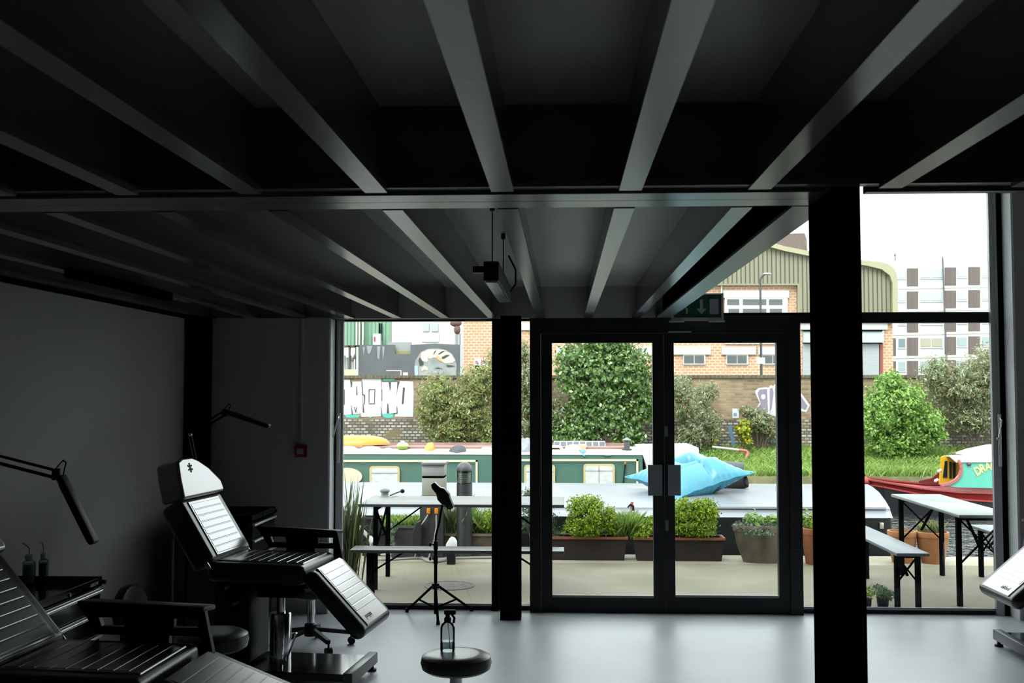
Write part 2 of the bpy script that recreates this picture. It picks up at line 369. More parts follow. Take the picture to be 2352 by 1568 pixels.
# double door: outer frame + two leaves
ZDH = Z(728, 8.88); b = MB()
zd = Z(765, 8.88)
b.box(XD0, XD0+.09, 8.88, 9.04, 0, ZDH); b.box(XD1-.10, XD1, 8.88, 9.04, 0, ZDH); b.box(XD0+.09, XD1-.10, 8.88, 9.04, zd, ZDH)
b.box(XD0, XD1, 8.90, 9.04, 0, .012)
fr = struct(b.build('door_1', FRAMEM, smooth=0), 'black frame of the double glass doors')
xm = X(1526, 8.9)
def leaf(n, x0, x1, u0, u1, hu0, hu1, lab):
    b = MB(); xa, xb = X(u0, 8.9), X(u1, 8.9); za = Z(1373, 8.9, (u0+u1)/2); zb = Z(787, 8.9, (u0+u1)/2)
    b.box(x0, xa, 8.90, 8.97, .014, zd-.003).box(xb, x1, 8.90, 8.97, .014, zd-.003).box(xa, xb, 8.90, 8.97, .014, za).box(xa, xb, 8.90, 8.97, zb, zd-.003)
    d = struct(b.build('door_%d' % n, FRAMEM, smooth=0), lab)
    MB().box(xa, xb, 8.93, 8.94, za, zb).build('glass_pane', GL, d, smooth=0)
    lbl(MB().box(xa, xb, 8.905, 8.93, za, za+.02).build('bottom_bead', GREYF, d, smooth=0), 'thin grey glazing bead')
    hb = MB(); h0 = at(hu0, 1067, 8.85); h1 = at(hu1, 1138, 8.85)
    hb.box(h0.x, h1.x, 8.845, 8.856, h1.z, h0.z); c = (h0.x+h1.x)/2
    hb.box(c-.012, c+.012, 8.856, 8.90, h1.z+.04, h1.z+.06).box(c-.012, c+.012, 8.856, 8.90, h0.z-.06, h0.z-.04)
    lbl(hb.build('door_handle', mat('handle_grey', (.30, .32, .34), .35, metal=.4), d, bevel=.003, smooth=0), 'flat rectangular grey pull plate')
    return d
d2 = leaf(2, XD0+.092, xm-.002, 1268, 1500, 1488, 1521, 'left glass door leaf')
d3 = leaf(3, xm+.002, XD1-.102, 1549, 1786, 1534, 1564, 'right glass door leaf')
for v in (990, 1205):
    lk = MB().box(xm+.004, xm+.028, 8.894, 8.90, Z(v+12, 8.9), Z(v-12, 8.9)); lk.build('lock_plate', GREYF, d3, smooth=0)
MB().box(X(1537, 8.87), X(1590, 8.87), 8.872, 8.88, Z(764, 8.87), Z(761, 8.87)).build('brush_strip', ALU, fr, smooth=0)
# window winder handles
def handle(label, u, vt, vb, rodtop, parent):
    o = tag(bpy.data.objects.new('window_handle', None), None, None); C.objects.link(o); o.parent = parent; p = at(u, (vt+vb)/2, 8.92)
    o.location = p-parent_org(parent); o['label'] = label
    zt, zb = Z(vt, 8.92), Z(vb, 8.92)
    MB().box(p.x-.012, p.x+.012, 8.915, 8.938, zb, zt).build('winder_case', WHITEP, o, bevel=.004, smooth=0)
    cr = MB().tube((p.x, 8.915, zt-.03), (p.x, 8.88, zt-.05), .007).tube((p.x, 8.88, zt-.05), (p.x-.03, 8.86, zt-.19), .006).tube((p.x-.03, 8.86, zt-.19), (p.x-.05, 8.86, zt-.20), .008)
    cr.build('winder_crank', ALU, o)
    r = MB().tube((p.x-.002, 8.93, zt), (p.x-.002, 8.93, rodtop), .004, 6).build('winder_rod', ALU, o)
handle('white winder handle on the left window sash', 778, 948, 1065, HZ, w1)
handle('white winder handle on the right window frame', 2297, 950, 1068, ZV-.1, w3)

# ------------------------------------------------------------------ fittings
fa = thing('fire_alarm_call_point', 'red square fire alarm call point on the grey wall left of the window', 'fire alarm', at(693, 1035, 8.74))
p = at(693, 1035, 8.75); REDP = mat('red_plastic', (.28, .012, .01), .4)
MB().box(p.x-.047, p.x+.047, 8.705, 8.749, p.z-.05, p.z+.05).build('call_point_box', REDP, fa, bevel=.006)
MB().box(p.x-.03, p.x+.026, 8.700, 8.705, p.z-.024, p.z+.02).build('break_panel', mat('offwhite', (.32, .28, .26), .5), fa, smooth=0)
tag(MB().box(p.x-.009, p.x+.009, 8.73, 8.748, p.z+.05, ZC-.01).build('cable_conduit', mat('conduit_grey', (.48, .48, .48), .6), smooth=0), 'thin vertical conduit rising from the red call point to the ceiling', 'conduit')
ex = thing('exit_sign', 'green emergency exit sign hanging over the glass doors', 'sign', at(1601, 705, 8.70))
a = at(1542, 674, 8.70); c = at(1662, 736, 8.70)
EXW = mat('sign_frame', (.55, .56, .55), .4)
b = MB(); frame_rect(b, a.x, c.x, c.z, a.z, 8.69, 8.73, .018, .025, .012); b.box(a.x-.02, a.x+.10, 8.66, 8.72, c.z-.012, c.z).box(c.x-.12, c.x+.005, 8.66, 8.72, c.z-.012, c.z)
b.build('sign_frame', EXW, ex, smooth=0)
b = MB().box(a.x+.018, c.x-.018, 8.70, 8.72, c.z+.025, a.z-.012); b.build('sign_face', mat('exit_green', (.004, .10, .045), .3), ex, smooth=0)
SW = mat('sign_white', (.5, .52, .52), .5)
zc = (a.z+c.z)/2+.006; xa = at(1611, 700, 8.7).x; h = .055
MB().prism([(xa-.012, 8.699, zc+h), (xa+.012, 8.699, zc+h), (xa+.012, 8.699, zc-.02), (xa+.04, 8.699, zc-.02), (xa, 8.699, zc-h-.01), (xa-.04, 8.699, zc-.02), (xa-.012, 8.699, zc-.02)], (0, -.003, 0)).build('arrow', SW, ex, smooth=0)
xd = at(1640, 700, 8.7).x
MB().box(xd-.036, xd+.036, 8.696, 8.699, zc-.065, zc+.06).build('door_symbol', mat('sign_white_dim', (.42, .42, .48), .5), ex, smooth=0)
xr = at(1571, 700, 8.7).x; rm = MB()
def seg2(p, q, w_): rm.bar((xr+p[0], 8.697, zc+p[1]), (xr+q[0], 8.697, zc+q[1]), .003, w_, up=(0, 1, 0)) if False else rm.prism([(xr+p[0]-w_/2, 8.699, zc+p[1]), (xr+p[0]+w_/2, 8.699, zc+p[1]), (xr+q[0]+w_/2, 8.699, zc+q[1]), (xr+q[0]-w_/2, 8.699, zc+q[1])], (0, -.003, 0))
seg2((-.01, .05), (.0, .0), .024); seg2((0, 0), (.025, -.025), .018); seg2((.025, -.025), (.02, -.06), .016); seg2((0, 0), (-.02, -.03), .018); seg2((-.02, -.03), (-.055, -.035), .014)
seg2((-.01, .045), (.035, .02), .012); seg2((-.01, .045), (-.04, .02), .012)
rm.lathe([(0, 0), (.014, 0), (.014, .003), (0, .003)], (xr-.012, 8.699, zc+.068), 14, Matrix.Rotation(PI/2, 4, 'X'))
rm.build('running_figure', SW, ex, smooth=0)
# pendant luminaire
pl = thing('hanging_light', 'black slim box light hanging from the ceiling on thin wires', 'ceiling light', at(1140, 640, 5.6))
A = at(1132, 622, 4.75); Bq = at(1157, 672, 6.0); A = Vector((A.x, 4.75, 2.335)); A.x = atz(1132, 623, 2.335).x
q1 = at(1128, 622, 4.9); q2 = at(1157, 668, 6.0); q2.x = q1.x+.02*1.2
x1 = q1.x; zl = q1.z
mt_l = mat('diffuser', (.75, .78, .8), .25)
b = MB(); b.box(x1-.035, x1+.035, 4.9, 6.05, zl-.045, zl+.045); b.build('housing', BLKP, pl, bevel=.003, smooth=0)
lbl(MB().box(x1-.026, x1+.026, 4.93, 5.5, zl-.052, zl-.0455).build('diffuser', mt_l, pl, smooth=0), 'pale lens under the near end')
MB().box(x1-.026, x1+.026, 5.52, 6.02, zl-.050, zl-.0455).build('louvre', mat('louvre', (.06, .06, .06), .3), pl, smooth=0)
MB().box(x1-.09, x1-.036, 4.96, 5.02, zl+.0, zl+.03).build('cable_gland', BLKP, pl, smooth=0)
for yy in (4.98, 5.9):
    MB().tube((x1, yy, zl+.045), (x1, yy, ZT-.02), .003, 6).tube((x1, yy, ZT-.05), (x1, yy, ZT-.021), .012, 10).build('suspension_wire', BLKP, pl)
MB().pipe([(x1+.04, 5.9, zl), (x1+.07, 5.88, zl+.04), (x1+.07, 5.88, zl+.12), (x1+.03, 5.9, zl+.2)], .005, 6).build('power_cable', BLKP, pl)
# linear light near the left wall
s0 = atz(160, 634, ZC-.045); s1 = atz(391, 688, ZC-.045)
tag(MB().box(s0.x-.03, s0.x+.03, s0.y, s1.y, ZC-.05, ZC-.001).build('linear_ceiling_light', BLKM, bevel=.004, smooth=0), 'long slim black light under the joists near the left wall', 'ceiling light')

# ------------------------------------------------------------------ treatment chairs
def tattoo_chair(label, cx, cy, mirror=1, leg=(.36, -.37), arm=True, rz=0, lean=0.):
    o = thing('tattoo_chair', label, 'treatment chair', (cx, cy, 0), 'black reclining treatment chairs')
    S = lambda x, y, z: Vector((cx+mirror*x, cy+y, z))
    def pad(name, p0, p1, hw, th, sgn=1, panel=True, rows=8, side=.09, par=None, bev=.035, plen=(.06, .10)):
        # p0,p1: local (x,z) line on the upper face
        a = S(p0[0], 0, p0[1]); b_ = S(p1[0], 0, p1[1]); d = b_-a; L = d.length; d.normalize()
        n = Vector((0, 1, 0)).cross(d);
        if n.dot(Vector((mirror*sgn, 0, 1.0))) < 0: n = -n
        M = orient(a, d, n)
        V, F = soft((0, L, -hw, hw, -th, 0), M, bev, 4); mb = MB().add(V, F); c_ = wn(mb.build(name, LEATH, o if par is None else par), 60)
        if panel:
            pb = MB(); pw = hw-side; l0 = plen[0]; l1 = L-plen[1]; st = (l1-l0)/rows
            V, F = soft((l0-.015, L-.03, -pw-.012, pw+.012, -.02, .006), M, .008, 2); pb.add(V, F)
            for i in range(rows):
                V, F = soft((l0+i*st+.0015, l0+(i+1)*st-.0015, -pw+.008, pw-.008, -.006, .0078), M, .0035, 2); pb.add(V, F)
            lbl(pb.build('stitched_panel', LEATHP, c_, smooth=15), 'ribbed stitched leather panel')
        return c_, M, L
    hw = .305
    seat, M, L = pad('seat_cushion', (-.365, .762), (.26, .752), hw, .12, rows=8, plen=(.05, .08))
    back, MBk, L = pad('back_cushion', (-.320, .768), (-.557-lean, 1.148-lean*.25), hw, .15, rows=8, plen=(.04, .05))
    # headrest, tapered
    a = S(-.555-lean, 0, 1.145-lean*.25); b_ = S(-.623-lean*1.7, 0, 1.385-lean*.4); d = (b_-a).normalized(); n = Vector((0, 1, 0)).cross(d)
    if n.x*mirror < 0: n = -n
    Mh = orient(a, d, n); Lh = (b_-a).length
    ysg = 1 if (Mh @ Vector((0, 1, 0))-a).y > 0 else -1
    V, F = softpoly([(0, ysg*q_[1], -.12) if q_[0] == 0 else (q_[0]*Lh, ysg*q_[1], -.12) for q_ in [(-.04, .30), (.12, .30), (.30, .285), (.68, .15), (.90, .03), (1, -.06), (1, -.20), (.93, -.265), (.5, -.29), (-.04, -.30)]], (0, 0, .155), .024, 4, Mh)
    hd = wn(MB().add(V, F).build('headrest', LEATHP, o), 50)
    text('*', .14, Mh @ Matrix.Translation((Lh*.84, -.12*ysg, .037)) @ Matrix.Rotation(PI/2, 4, 'Z'), BLKP, 'logo', hd)
    legc, Ml, L = pad('leg_rest', (.30, .738), (.30+leg[0], .738+leg[1]), hw, .10, rows=7, plen=(.03, .14), bev=.045)
    text('inkbed', .048, Ml @ Matrix.Translation((L-.08, -.10*mirror, .0065)) @ Matrix.Rotation(-PI/2 if mirror > 0 else PI/2, 4, 'Z'), BLKP, 'logo', legc, extrude=.0006)
    if arm:   # armrest on the far side
        y = hw+.05; b = MB()
        for P in ([(-.31, .89), (.255, .87), (.262, .838), (-.27, .838)], [(-.27, .838), (-.215, .838), (-.20, .80), (-.245, .80)], [(-.11, .838), (.12, .838), (.12, .80), (-.10, .80)], [(.225, .838), (.262, .838), (.27, .80), (.225, .80)], [(-.245, .80), (.27, .80), (.275, .765), (-.22, .765)], [(.255, .80), (.27, .80), (.31, .62), (.24, .62), (.235, .765)]):
            b.prism([S(px, y, pz) for px, pz in P], (0, .03, 0))
        b.box(*sorted((cx+mirror*-.10, cx+mirror*.10)), cy+y, cy+y+.03, .60, .77)
        b.build('armrest_frame', BLKP, o, smooth=0)
        V, F = softpoly([S(-.315, y+.0, .885), S(.25, y+.0, .866), S(.25, y+.15, .85), S(-.315, y+.15, .868)], (0, 0, .022), .008, 2); MB().add(V, F).build('armrest_pad', BLKP, o)
    # mechanism under the seat
    b = MB(); b.box(*sorted((cx+mirror*-.26, cx+mirror*.26)), cy-.2, cy+.2, .60, .652); b.box(*sorted((cx+mirror*-.12, cx+mirror*.12)), cy-.1, cy+.1, .52, .60)
    b.build('seat_frame', BLKM, o, smooth=0)
    b = MB(); V, F = soft((*sorted((cx+mirror*-.36, cx+mirror*-.14)), cy-.17, cy+.17, .12, .60), None, .02, 2); b.add(V, F); b.build('lift_housing', BLKP, o)
    b = MB().lathe([(.068, .10), (.068, .40), (.06, .41)], (cx+mirror*.0, cy, 0), 28).lathe([(.028, .40), (.028, .53)], (cx, cy, 0), 18); b.build('hydraulic_column', CHROME, o)
    MB().tube(S(.075, -.1, .13), S(.15, -.12, .31), .006, 8).tube(S(.075, -.1, .12), S(.075, -.1, .155), .012, 8).build('foot_pedal', CHROME, o)
    # backrest bracket
    b = MB(); 
    for yy in (-.25, -.17): b.bar(S(-.33, yy, .66), S(-.20, yy, .46), .012, .03, up=(0, 1, 0))
    b.build('recline_bracket', BLKM, o, smooth=0)
    for q0, q1 in ((-.26, .60), (-.21, .50)): MB().tube(S(q0, -.26, q1), S(q0, -.14, q1), .009).build('bracket_rod', ALU, o)
    for q0 in (-.325, .315): MB().tube(S(-.36, q0, .76), S(-.335, q0, .725), .012).build('hinge_pin', CHROME, o)
    # base
    b = MB(); V, F = soft((*sorted((cx+mirror*-.42, cx+mirror*.50)), cy-.25, cy+.25, .055, .10), None, .006, 1); b.add(V, F); b.build('base_plate', GLOSSB, o)
    for xx in (-.45, .53):
        V, F = soft((*sorted((cx+mirror*(xx-.03), cx+mirror*(xx+.03))), cy-.28, cy+.28, .045, .115), None, .005, 2); MB().add(V, F).build('base_rail', GREYS, o)
        for yy in (-.25, .25):
            MB().lathe([(.03, 0), (.03, .012), (.012, .02), (.012, .046)], (cx+mirror*xx, cy+yy, 0), 14).build('levelling_foot', BLKP, o)
    o.rotation_euler.z = math.radians(rz)
    return o
tattoo_chair('black reclining tattoo chair in the middle distance with upright back and lowered leg rest', -1.80, 6.80, rz=-6)
tattoo_chair('nearest black tattoo chair at bottom left, cut off by the picture edge', -1.80, 4.20, leg=(.50, -.19), rz=-2, lean=.075)
tattoo_chair('black tattoo chair at the right edge with only its foot end showing', 3.635, 7.62, mirror=-1, leg=(.37, -.32))

# ------------------------------------------------------------------ stools
def stool(label, x, y, zt, r=.18, th=.075, back=False, base_r=.26, rot=0.):
    o = thing('wheeled_stool', label, 'stool', (x, y, 0), 'black round stools on castors')
    MB().lathe([(0, zt-th), (r-.03, zt-th), (r-.008, zt-th+.014), (r, zt-th/2), (r-.006, zt-.014), (r-.03, zt-.002), (r*.6, zt+.002), (0, zt)], (x, y, 0), 40).build('seat', LEATH, o)
    MB().lathe([(.10, zt-th-.012), (.10, zt-th)], (x, y, 0), 20).build('seat_plate', BLKM, o, smooth=0)
    MB().lathe([(.026, .16), (.026, zt-.2), (.032, zt-.2), (.032, zt-th-.01)], (x, y, 0), 18).build('gas_lift', CHROME, o)
    MB().lathe([(.045, .08), (.045, .16), (.03, .17)], (x, y, 0), 18).build('hub', BLKP, o)
    for i in range(5):
        a = rot+2*PI*i/5; e = Vector((x+base_r*math.cos(a), y+base_r*math.sin(a), .085)); h_ = Vector((x+.03*math.cos(a), y+.03*math.sin(a), .125))
        l = MB().bar(h_, e, .035, .03).build('leg', BLKP, o, bevel=.006, smooth=0)
        c_ = MB(); dv = Vector((-math.sin(a), math.cos(a), 0))
        for s_ in (-.014, .014): c_.tube(e+dv*s_+Vector((0, 0, -.06))-dv*.008, e+dv*s_+Vector((0, 0, -.06))+dv*.008, .025, 14)
        c_.tube(e+Vector((0, 0, -.05)), e, .008, 8); c_.build('castor', BLKP, l)
    if back:
        M = orient((x-.2, y, zt+.28), (0, 1, 0), (1, 0, .15))
        V, F = softpoly([(.20*math.cos(t), .15*math.sin(t), -.03) for t in [2*PI*i/28 for i in range(28)]], (0, 0, .06), .015, 3, M)
        MB().add(V, F).build('backrest', BLKP, o)
        MB().pipe([(x-.05, y, zt-th-.02), (x-.24, y, zt-th-.02), (x-.25, y, zt+.2)], .014, 8).build('back_post', BLKM, o)
    return o
sp = atz(1048, 1500, .507)
stool('black round stool in the foreground with a spray bottle standing on it', sp.x, sp.y, .507, .178, .085, base_r=.26)
stool('black round stool half hidden under the middle tattoo chair', -1.80, 7.62, .43, .19, .07, base_r=.29, rot=.35)
stool('black round stool behind the nearest tattoo chair, only its seat rim showing', atz(474, 1470, .56).x, 5.45, .585, .185, .09, rot=.6)
stool('black stool with an oval backrest by the tool cabinet', X(308, 6.1)+.2, 6.1, .27, .18, .08, back=True, rot=.2)
# spray bottle
p = atz(1028, 1495, .508); sb = thing('spray_bottle', 'clear spray bottle with black trigger standing on the round stool', 'spray bottle', p)
z0 = .5085; k = 97/97
bt = glass_mat('bottle_clear', (.72, .75, .74), 1.0)
MB().lathe([(.0, z0), (.034, z0), (.037, z0+.006), (.037, z0+.115), (.030, z0+.135), (.014, z0+.148), (.014, z0+.156)], p*Vector((1, 1, 0)) if False else (p.x, p.y, 0), 24, sy=.8).build('bottle_body', bt, sb)
lbl(MB().lathe([(0, z0+.004), (.033, z0+.004), (.033, z0+.05), (0, z0+.05)], (p.x, p.y, 0), 24, sy=.78).build('liquid', glass_mat('bottle_liquid', (.62, .66, .66), 1.0), sb), 'clear liquid in the lower half')
b = MB().lathe([(.018, z0+.148), (.018, z0+.165), (.012, z0+.17), (.012, z0+.185)], (p.x, p.y, 0), 16)
V, F = soft((p.x-.018, p.x+.042, p.y-.013, p.y+.013, z0+.182, z0+.205), None, .006, 2); b.add(V, F); b.build('spray_head', BLKP, sb)
MB().pipe([(p.x+.02, p.y, z0+.183), (p.x+.034, p.y, z0+.165), (p.x+.03, p.y, z0+.14)], .006, 8).build('trigger', BLKP, sb)
MB().pipe([(p.x, p.y, z0+.15), (p.x+.008, p.y, z0+.08), (p.x+.012, p.y, z0+.012)], .0022, 6).build('dip_tube', WHITEP, sb)

# ------------------------------------------------------------------ tripod arm rest
q = atz(1007, 1428, 0); tx, ty = atz(1008, 1418, 0).x, 8.42
tr = thing('tripod_armrest', 'black adjustable armrest pad on a tripod stand before the left window', 'tripod stand', (tx, ty, 0))
zj = Z(1345, ty, 1008)
MB().tube((tx, ty, Z(1412, ty)), (tx, ty, Z(1262, ty)), .013, 12).build('lower_tube', BLKM, tr)
MB().tube((tx, ty, Z(1270, ty)), (tx, ty, Z(1232, ty)), .009, 12).build('upper_tube', BLKM, tr)
for v in (1252, 1285):
    MB().tube((tx-.03, ty, Z(v, ty)), (tx, ty, Z(v, ty)), .007).tube((tx-.05, ty, Z(v, ty)), (tx-.035, ty, Z(v, ty)), .015, 12).tube((tx, ty, Z(v+12, ty)), (tx, ty, Z(v-8, ty)), .018, 12).build('clamp_knob', BLKP, tr)
MB().tube((tx, ty, zj-.02), (tx, ty, zj+.02), .03, 14).build('leg_collar', BLKP, tr)
for ex_, ey in ((935, 1405), (1083, 1403), (1006, 1434)):
    e = atz(ex_, ey, 0); 
    l = MB().tube((tx+.02*(1 if e.x > tx+.05 else -1 if e.x < tx-.05 else 0), ty, zj), (e.x, e.y, .015), .010, 10).build('leg', BLKM, tr)
    MB().tube((e.x, e.y, .0), (e.x, e.y, .03), .016, 10, .013).build('rubber_foot', BLKP, l)
    m_ = Vector((tx, ty, zj)).lerp(Vector((e.x, e.y, .01)), .55)
    MB().bar((tx, ty, zj-.17), m_, .006, .014).build('brace', BLKM, tr)
gn = [Vector((tx, ty, Z(1232, ty))), at(1009, 1200, ty), at(1012, 1180, ty), at(1016, 1160, ty)]
MB().pipe(gn, .008, 8).build('gooseneck', BLKM, tr)
a = at(996, 1108, ty); e = at(1040, 1166, ty); M = orient((a+e)/2, e-a, (0, -1, 0)); L = (e-a).length
V, F = softpoly([(-L/2, -.02, -.03), (-L/2+.03, -.032, -.03), (-.04, -.03, -.03), (0, -.05, -.03), (.05, -.045, -.03), (.07, -.03, -.03), (L/2-.02, -.035, -.03), (L/2, -.015, -.03), (L/2, .015, -.03), (.05, .035, -.03), (.02, .05, -.03), (-.04, .045, -.03), (-.06, .025, -.03), (-L/2, .015, -.03)], (0, 0, .09), .006, 2, M)
MB().add(V, F).build('armrest_pad', LEATH, tr)

# ------------------------------------------------------------------ tool cabinets and bottles
def cabinet(label, x0, x1, y0, y1, zt, txt=True):
    o = thing('tool_cabinet', label, 'tool cabinet', ((x0+x1)/2, (y0+y1)/2, 0), 'black drawer cabinets')
    b = MB().box(x0, x1-.02, y0, y1, .10, zt-.05); b.build('carcass', GLOSSB, o, bevel=.004, smooth=0)
    b = MB(); b.box(x0, x1, y0, y0+.012, zt-.05, zt).box(x0, x1, y1-.012, y1, zt-.05, zt).box(x0, x0+.012, y0, y1, zt-.05, zt).box(x1-.012, x1, y0, y1, zt-.05, zt-.005).box(x0, x1, y0, y1, zt-.052, zt-.04)
    b.build('top_tray', GLOSSB, o, smooth=0)
    z = zt-.06; hs = (.12, .12, .16, .16)
    for i, h_ in enumerate(hs):
        d = MB().box(x1-.02, x1, y0+.02, y1-.02, z-h_+.008, z).build('drawer', GLOSSB, o, bevel=.003, smooth=0)
        hz = z-.006
        lbl(MB().box(x1, x1+.02, y0+.025, y1-.025, hz-.016, hz).build('drawer_handle', ALU, d, bevel=.003, smooth=0), 'full width silver handle'); z -= h_
    MB().tube((x1, (y0+y1)/2, zt-.03), (x1+.008, (y0+y1)/2, zt-.03), .01, 12).build('lock', CHROME, o)
    MB().tube((x1-.45, y1+.05, zt-.04), (x1+.0, y1+.05, zt-.04), .012, 10).tube((x1-.42, y1, zt-.04), (x1-.42, y1+.05, zt-.04), .01).tube((x1-.06, y1, zt-.04), (x1-.06, y1+.05, zt-.04), .01).build('side_handle', BLKP, o)
    for xx in (x0+.06, x1-.08):
        for yy in (y0+.06, y1-.06): MB().tube((xx, yy-.014, .045), (xx, yy+.014, .045), .045, 16).box(xx-.02, xx+.02, yy-.02, yy+.02, .05, .10).build('castor', BLKP, o, smooth=0)
    if txt:
        text('ARROW', .026, orient((x1+.002, y1-.1, zt-.028), (0, 1, 0), (1, 0, 0)), ALU, 'lettering', o, extrude=.0005)
    return o
CX1 = -2.53
cabinet('black tool cabinet with silver drawer handles against the left wall', XL+.02, CX1, 5.02, 5.80, .80)
cabinet('black drawer cabinet in the far left corner behind the middle chair', X(400, 7.75, 1250), X(578, 7.75, 1190), 7.75, 8.4, .91, False)
def wash_bottle(label, x, y, z, liq, h=.13, r=.03, spout=1):
    o = thing('wash_bottle', label, 'bottle', (x, y, z), 'squeeze bottles on the tool cabinet')
    PL = glass_mat('squeeze_plastic', (.80, .84, .82), .8)
    MB().lathe([(0, z), (r, z), (r, z+h), (r*.55, z+h+.012), (r*.5, z+h+.02)], (x, y, 0), 20).build('bottle_body', PL, o)
    if liq: MB().lathe([(0, z+.003), (r-.003, z+.003), (r-.003, z+h-.01), (0, z+h-.01)], (x, y, 0), 20).build('liquid', liq, o)
    MB().lathe([(r*.6, z+h+.012), (r*.6, z+h+.038), (r*.3, z+h+.044)], (x, y, 0), 16).build('cap', mat('pale_cap', (.45, .52, .5), .4), o)
    MB().pipe([(x, y, z+h+.04), (x, y, z+h+.075), (x-.012*spout, y, z+h+.088), (x-.04*spout, y, z+h+.105)], .004, 8).build('spout', mat('pale_spout', (.5, .53, .53), .35), o)
zz = .762
wash_bottle('green liquid squeeze bottle on the tool cabinet', atz(99, 1336, zz).x, atz(99, 1336, zz).y, zz, mat('green_soap', (.0, .16, .075), .3), .115, .027, .3)
wash_bottle('clear squeeze bottle left of the green one on the cabinet', atz(72, 1337, zz).x, atz(72, 1337, zz).y-.03, zz, mat('pale_soap', (.22, .34, .31), .4), .115, .034)

# ------------------------------------------------------------------ arm lamps
def arm_lamp(label, pts, head0, head1, hw, r=.007, gap=.035):
    o = thing('arm_lamp', label, 'lamp', pts[0], 'black spring arm lamps')
    for a, b_ in zip(pts, pts[1:]):
        a = Vector(a); b_ = Vector(b_); g_ = Vector((0, 0, gap/2))
        MB().tube(a+g_, b_+g_, r, 8).tube(a-g_, b_-g_, r*1.2, 8).build('arm', BLKM, o)
    e = Vector(pts[-1]); MB().box(e.x-.02, e.x+.02, e.y-.012, e.y+.012, e.z-gap*.8, e.z+gap*.8).build('elbow_joint', BLKP, o, bevel=.005)
    MB().pipe([e+Vector((-.01, 0, gap*.6)), e+Vector((.03, 0, gap*1.9)), e+Vector((.045, 0, gap*1.6)), Vector(head0)], .0035, 6).build('cable', BLKP, o)
    h0, h1 = Vector(head0), Vector(head1); M = orient(h0, h1-h0, (1, 0, .5)); L = (h1-h0).length
    V, F = soft((-.02, L, -hw, hw, -.016, .016), M, .012, 3); h_ = MB().add(V, F).build('lamp_head', BLKP, o)
    V, F = soft((.02, L-.02, -hw*.8, hw*.8, -.019, -.014), M, .002, 1); lbl(MB().add(V, F).build('diffuser', mat('lamp_diffuser', (.12, .125, .13), .25), h_), 'unlit grey diffuser')
    return o
Ya = 5.0
arm_lamp('black spring arm lamp at the left edge with its head pointing down', [at(-60, 1040, Ya), at(130, 1089, Ya)], at(143, 1100, Ya), at(217, 1248, Ya), .035)
# its stand beyond the frame edge: clamp post on the wall
Yb = 7.9
lp = arm_lamp('black spring arm lamp reaching out beside the far left column', [at(455, 985, Yb), at(516, 948, Yb)], at(522, 946, Yb), at(620, 979, Yb), .04)
MB().pipe([at(455, 985, Yb), at(452, 1100, Yb), Vector((X(452, Yb), Yb, .70)), Vector((X(452, Yb)-.0, Yb, .0))], .010, 8).build('lamp_post', BLKM, lp)
Yc = 7.4
lp = thing('arm_lamp', 'folded black spring arm lamp standing upright behind the middle headrest', 'lamp', at(440, 1100, Yc), 'black spring arm lamps')
MB().tube(at(433, 1003, Yc), at(449, 1075, Yc), .005, 8).tube(at(440, 1000, Yc), at(455, 1075, Yc), .005, 8).build('arm', GREYS, lp)
MB().ball(at(437, 998, Yc), .014, .014, .014, 12, 8).build('elbow_joint', CHROME, lp)
MB().tube(at(452, 1075, Yc), at(430, 1250, Yc), .009).tube(at(430, 1250, Yc), (X(430, Yc), Yc, 0), .012).build('lamp_post', BLKM, lp)

# ================================================================== OUTSIDE: quay
ALB = .58
CONC = mat('paving_concrete', (.38, .33, .255), .8, col2=(.25, .24, .14), scale=1.1, bump=.25, bscale=60, detail=8)
struct(MB().box(-14, 14, 9.1, 11.7, -.3, -.03).build('quay_paving', CONC, smooth=0))
struct(MB().box(-14, 14, 11.7, 12.32, -.9, -.03).build('quay_kerb', mat('kerb_stone', (.55, .52, .40), .8, col2=(.42, .38, .26), scale=2), smooth=0))
GZ = -.03
def bench_set(name, label, cat, x0, x1, y0, y1, zt, long_axis, group, th=.028, leg_in=.16, wood=None):
    o = thing(name, label, cat, ((x0+x1)/2, (y0+y1)/2, GZ), group)
    V, F = soft((x0, x1, y0, y1, zt-th, zt), None, .006, 2); MB().add(V, F).build('seat_board' if cat == 'bench' else 'table_top', wood, o)
    ends = [(x0+leg_in, x1-leg_in)] if long_axis == 'x' else [(y0+leg_in, y1-leg_in)]
    for s, ev in enumerate(ends[0]):
        sg = 1 if s == 0 else -1; tops = []
        for k in (0, 1):
            if long_axis == 'x': px, py = ev, (y0+.05 if k == 0 else y1-.05)
            else: px, py = (x0+.05 if k == 0 else x1-.05), ev
            MB().box(px-.02, px+.02, py-.02, py+.02, GZ, zt-th).build('leg', BLKM, o, smooth=0); tops.append(Vector((px, py, 0)))
        b = MB(); z1 = zt-th-.02; z2 = zt*.42
        b.bar(tops[0]+Vector((0, 0, z1)), tops[1]+Vector((0, 0, z2)), .018, .012).bar(tops[1]+Vector((0, 0, z1)), tops[0]+Vector((0, 0, z2)), .018, .012)
        b.bar(tops[0]+Vector((0, 0, z1)), tops[1]+Vector((0, 0, z1)), .03, .03)
        mid = (tops[0]+tops[1])/2; dv = Vector((sg, 0, 0)) if long_axis == 'x' else Vector((0, sg, 0))
        b.bar(mid+Vector((0, 0, zt*.55)), mid+dv*.42*min(1, zt/.7)+Vector((0, 0, zt-th-.012)), .022, .014)
        b.box(mid.x+dv.x*.42-.06 if long_axis == 'x' else mid.x-.06, mid.x+dv.x*.42+.06 if long_axis == 'x' else mid.x+.06, mid.y+dv.y*.42-.06 if long_axis == 'y' else mid.y-.06, mid.y+dv.y*.42+.06 if long_axis == 'y' else mid.y+.06, zt-th-.012, zt-th)
        b.build('cross_brace', BLKM, o, smooth=0)
    return o
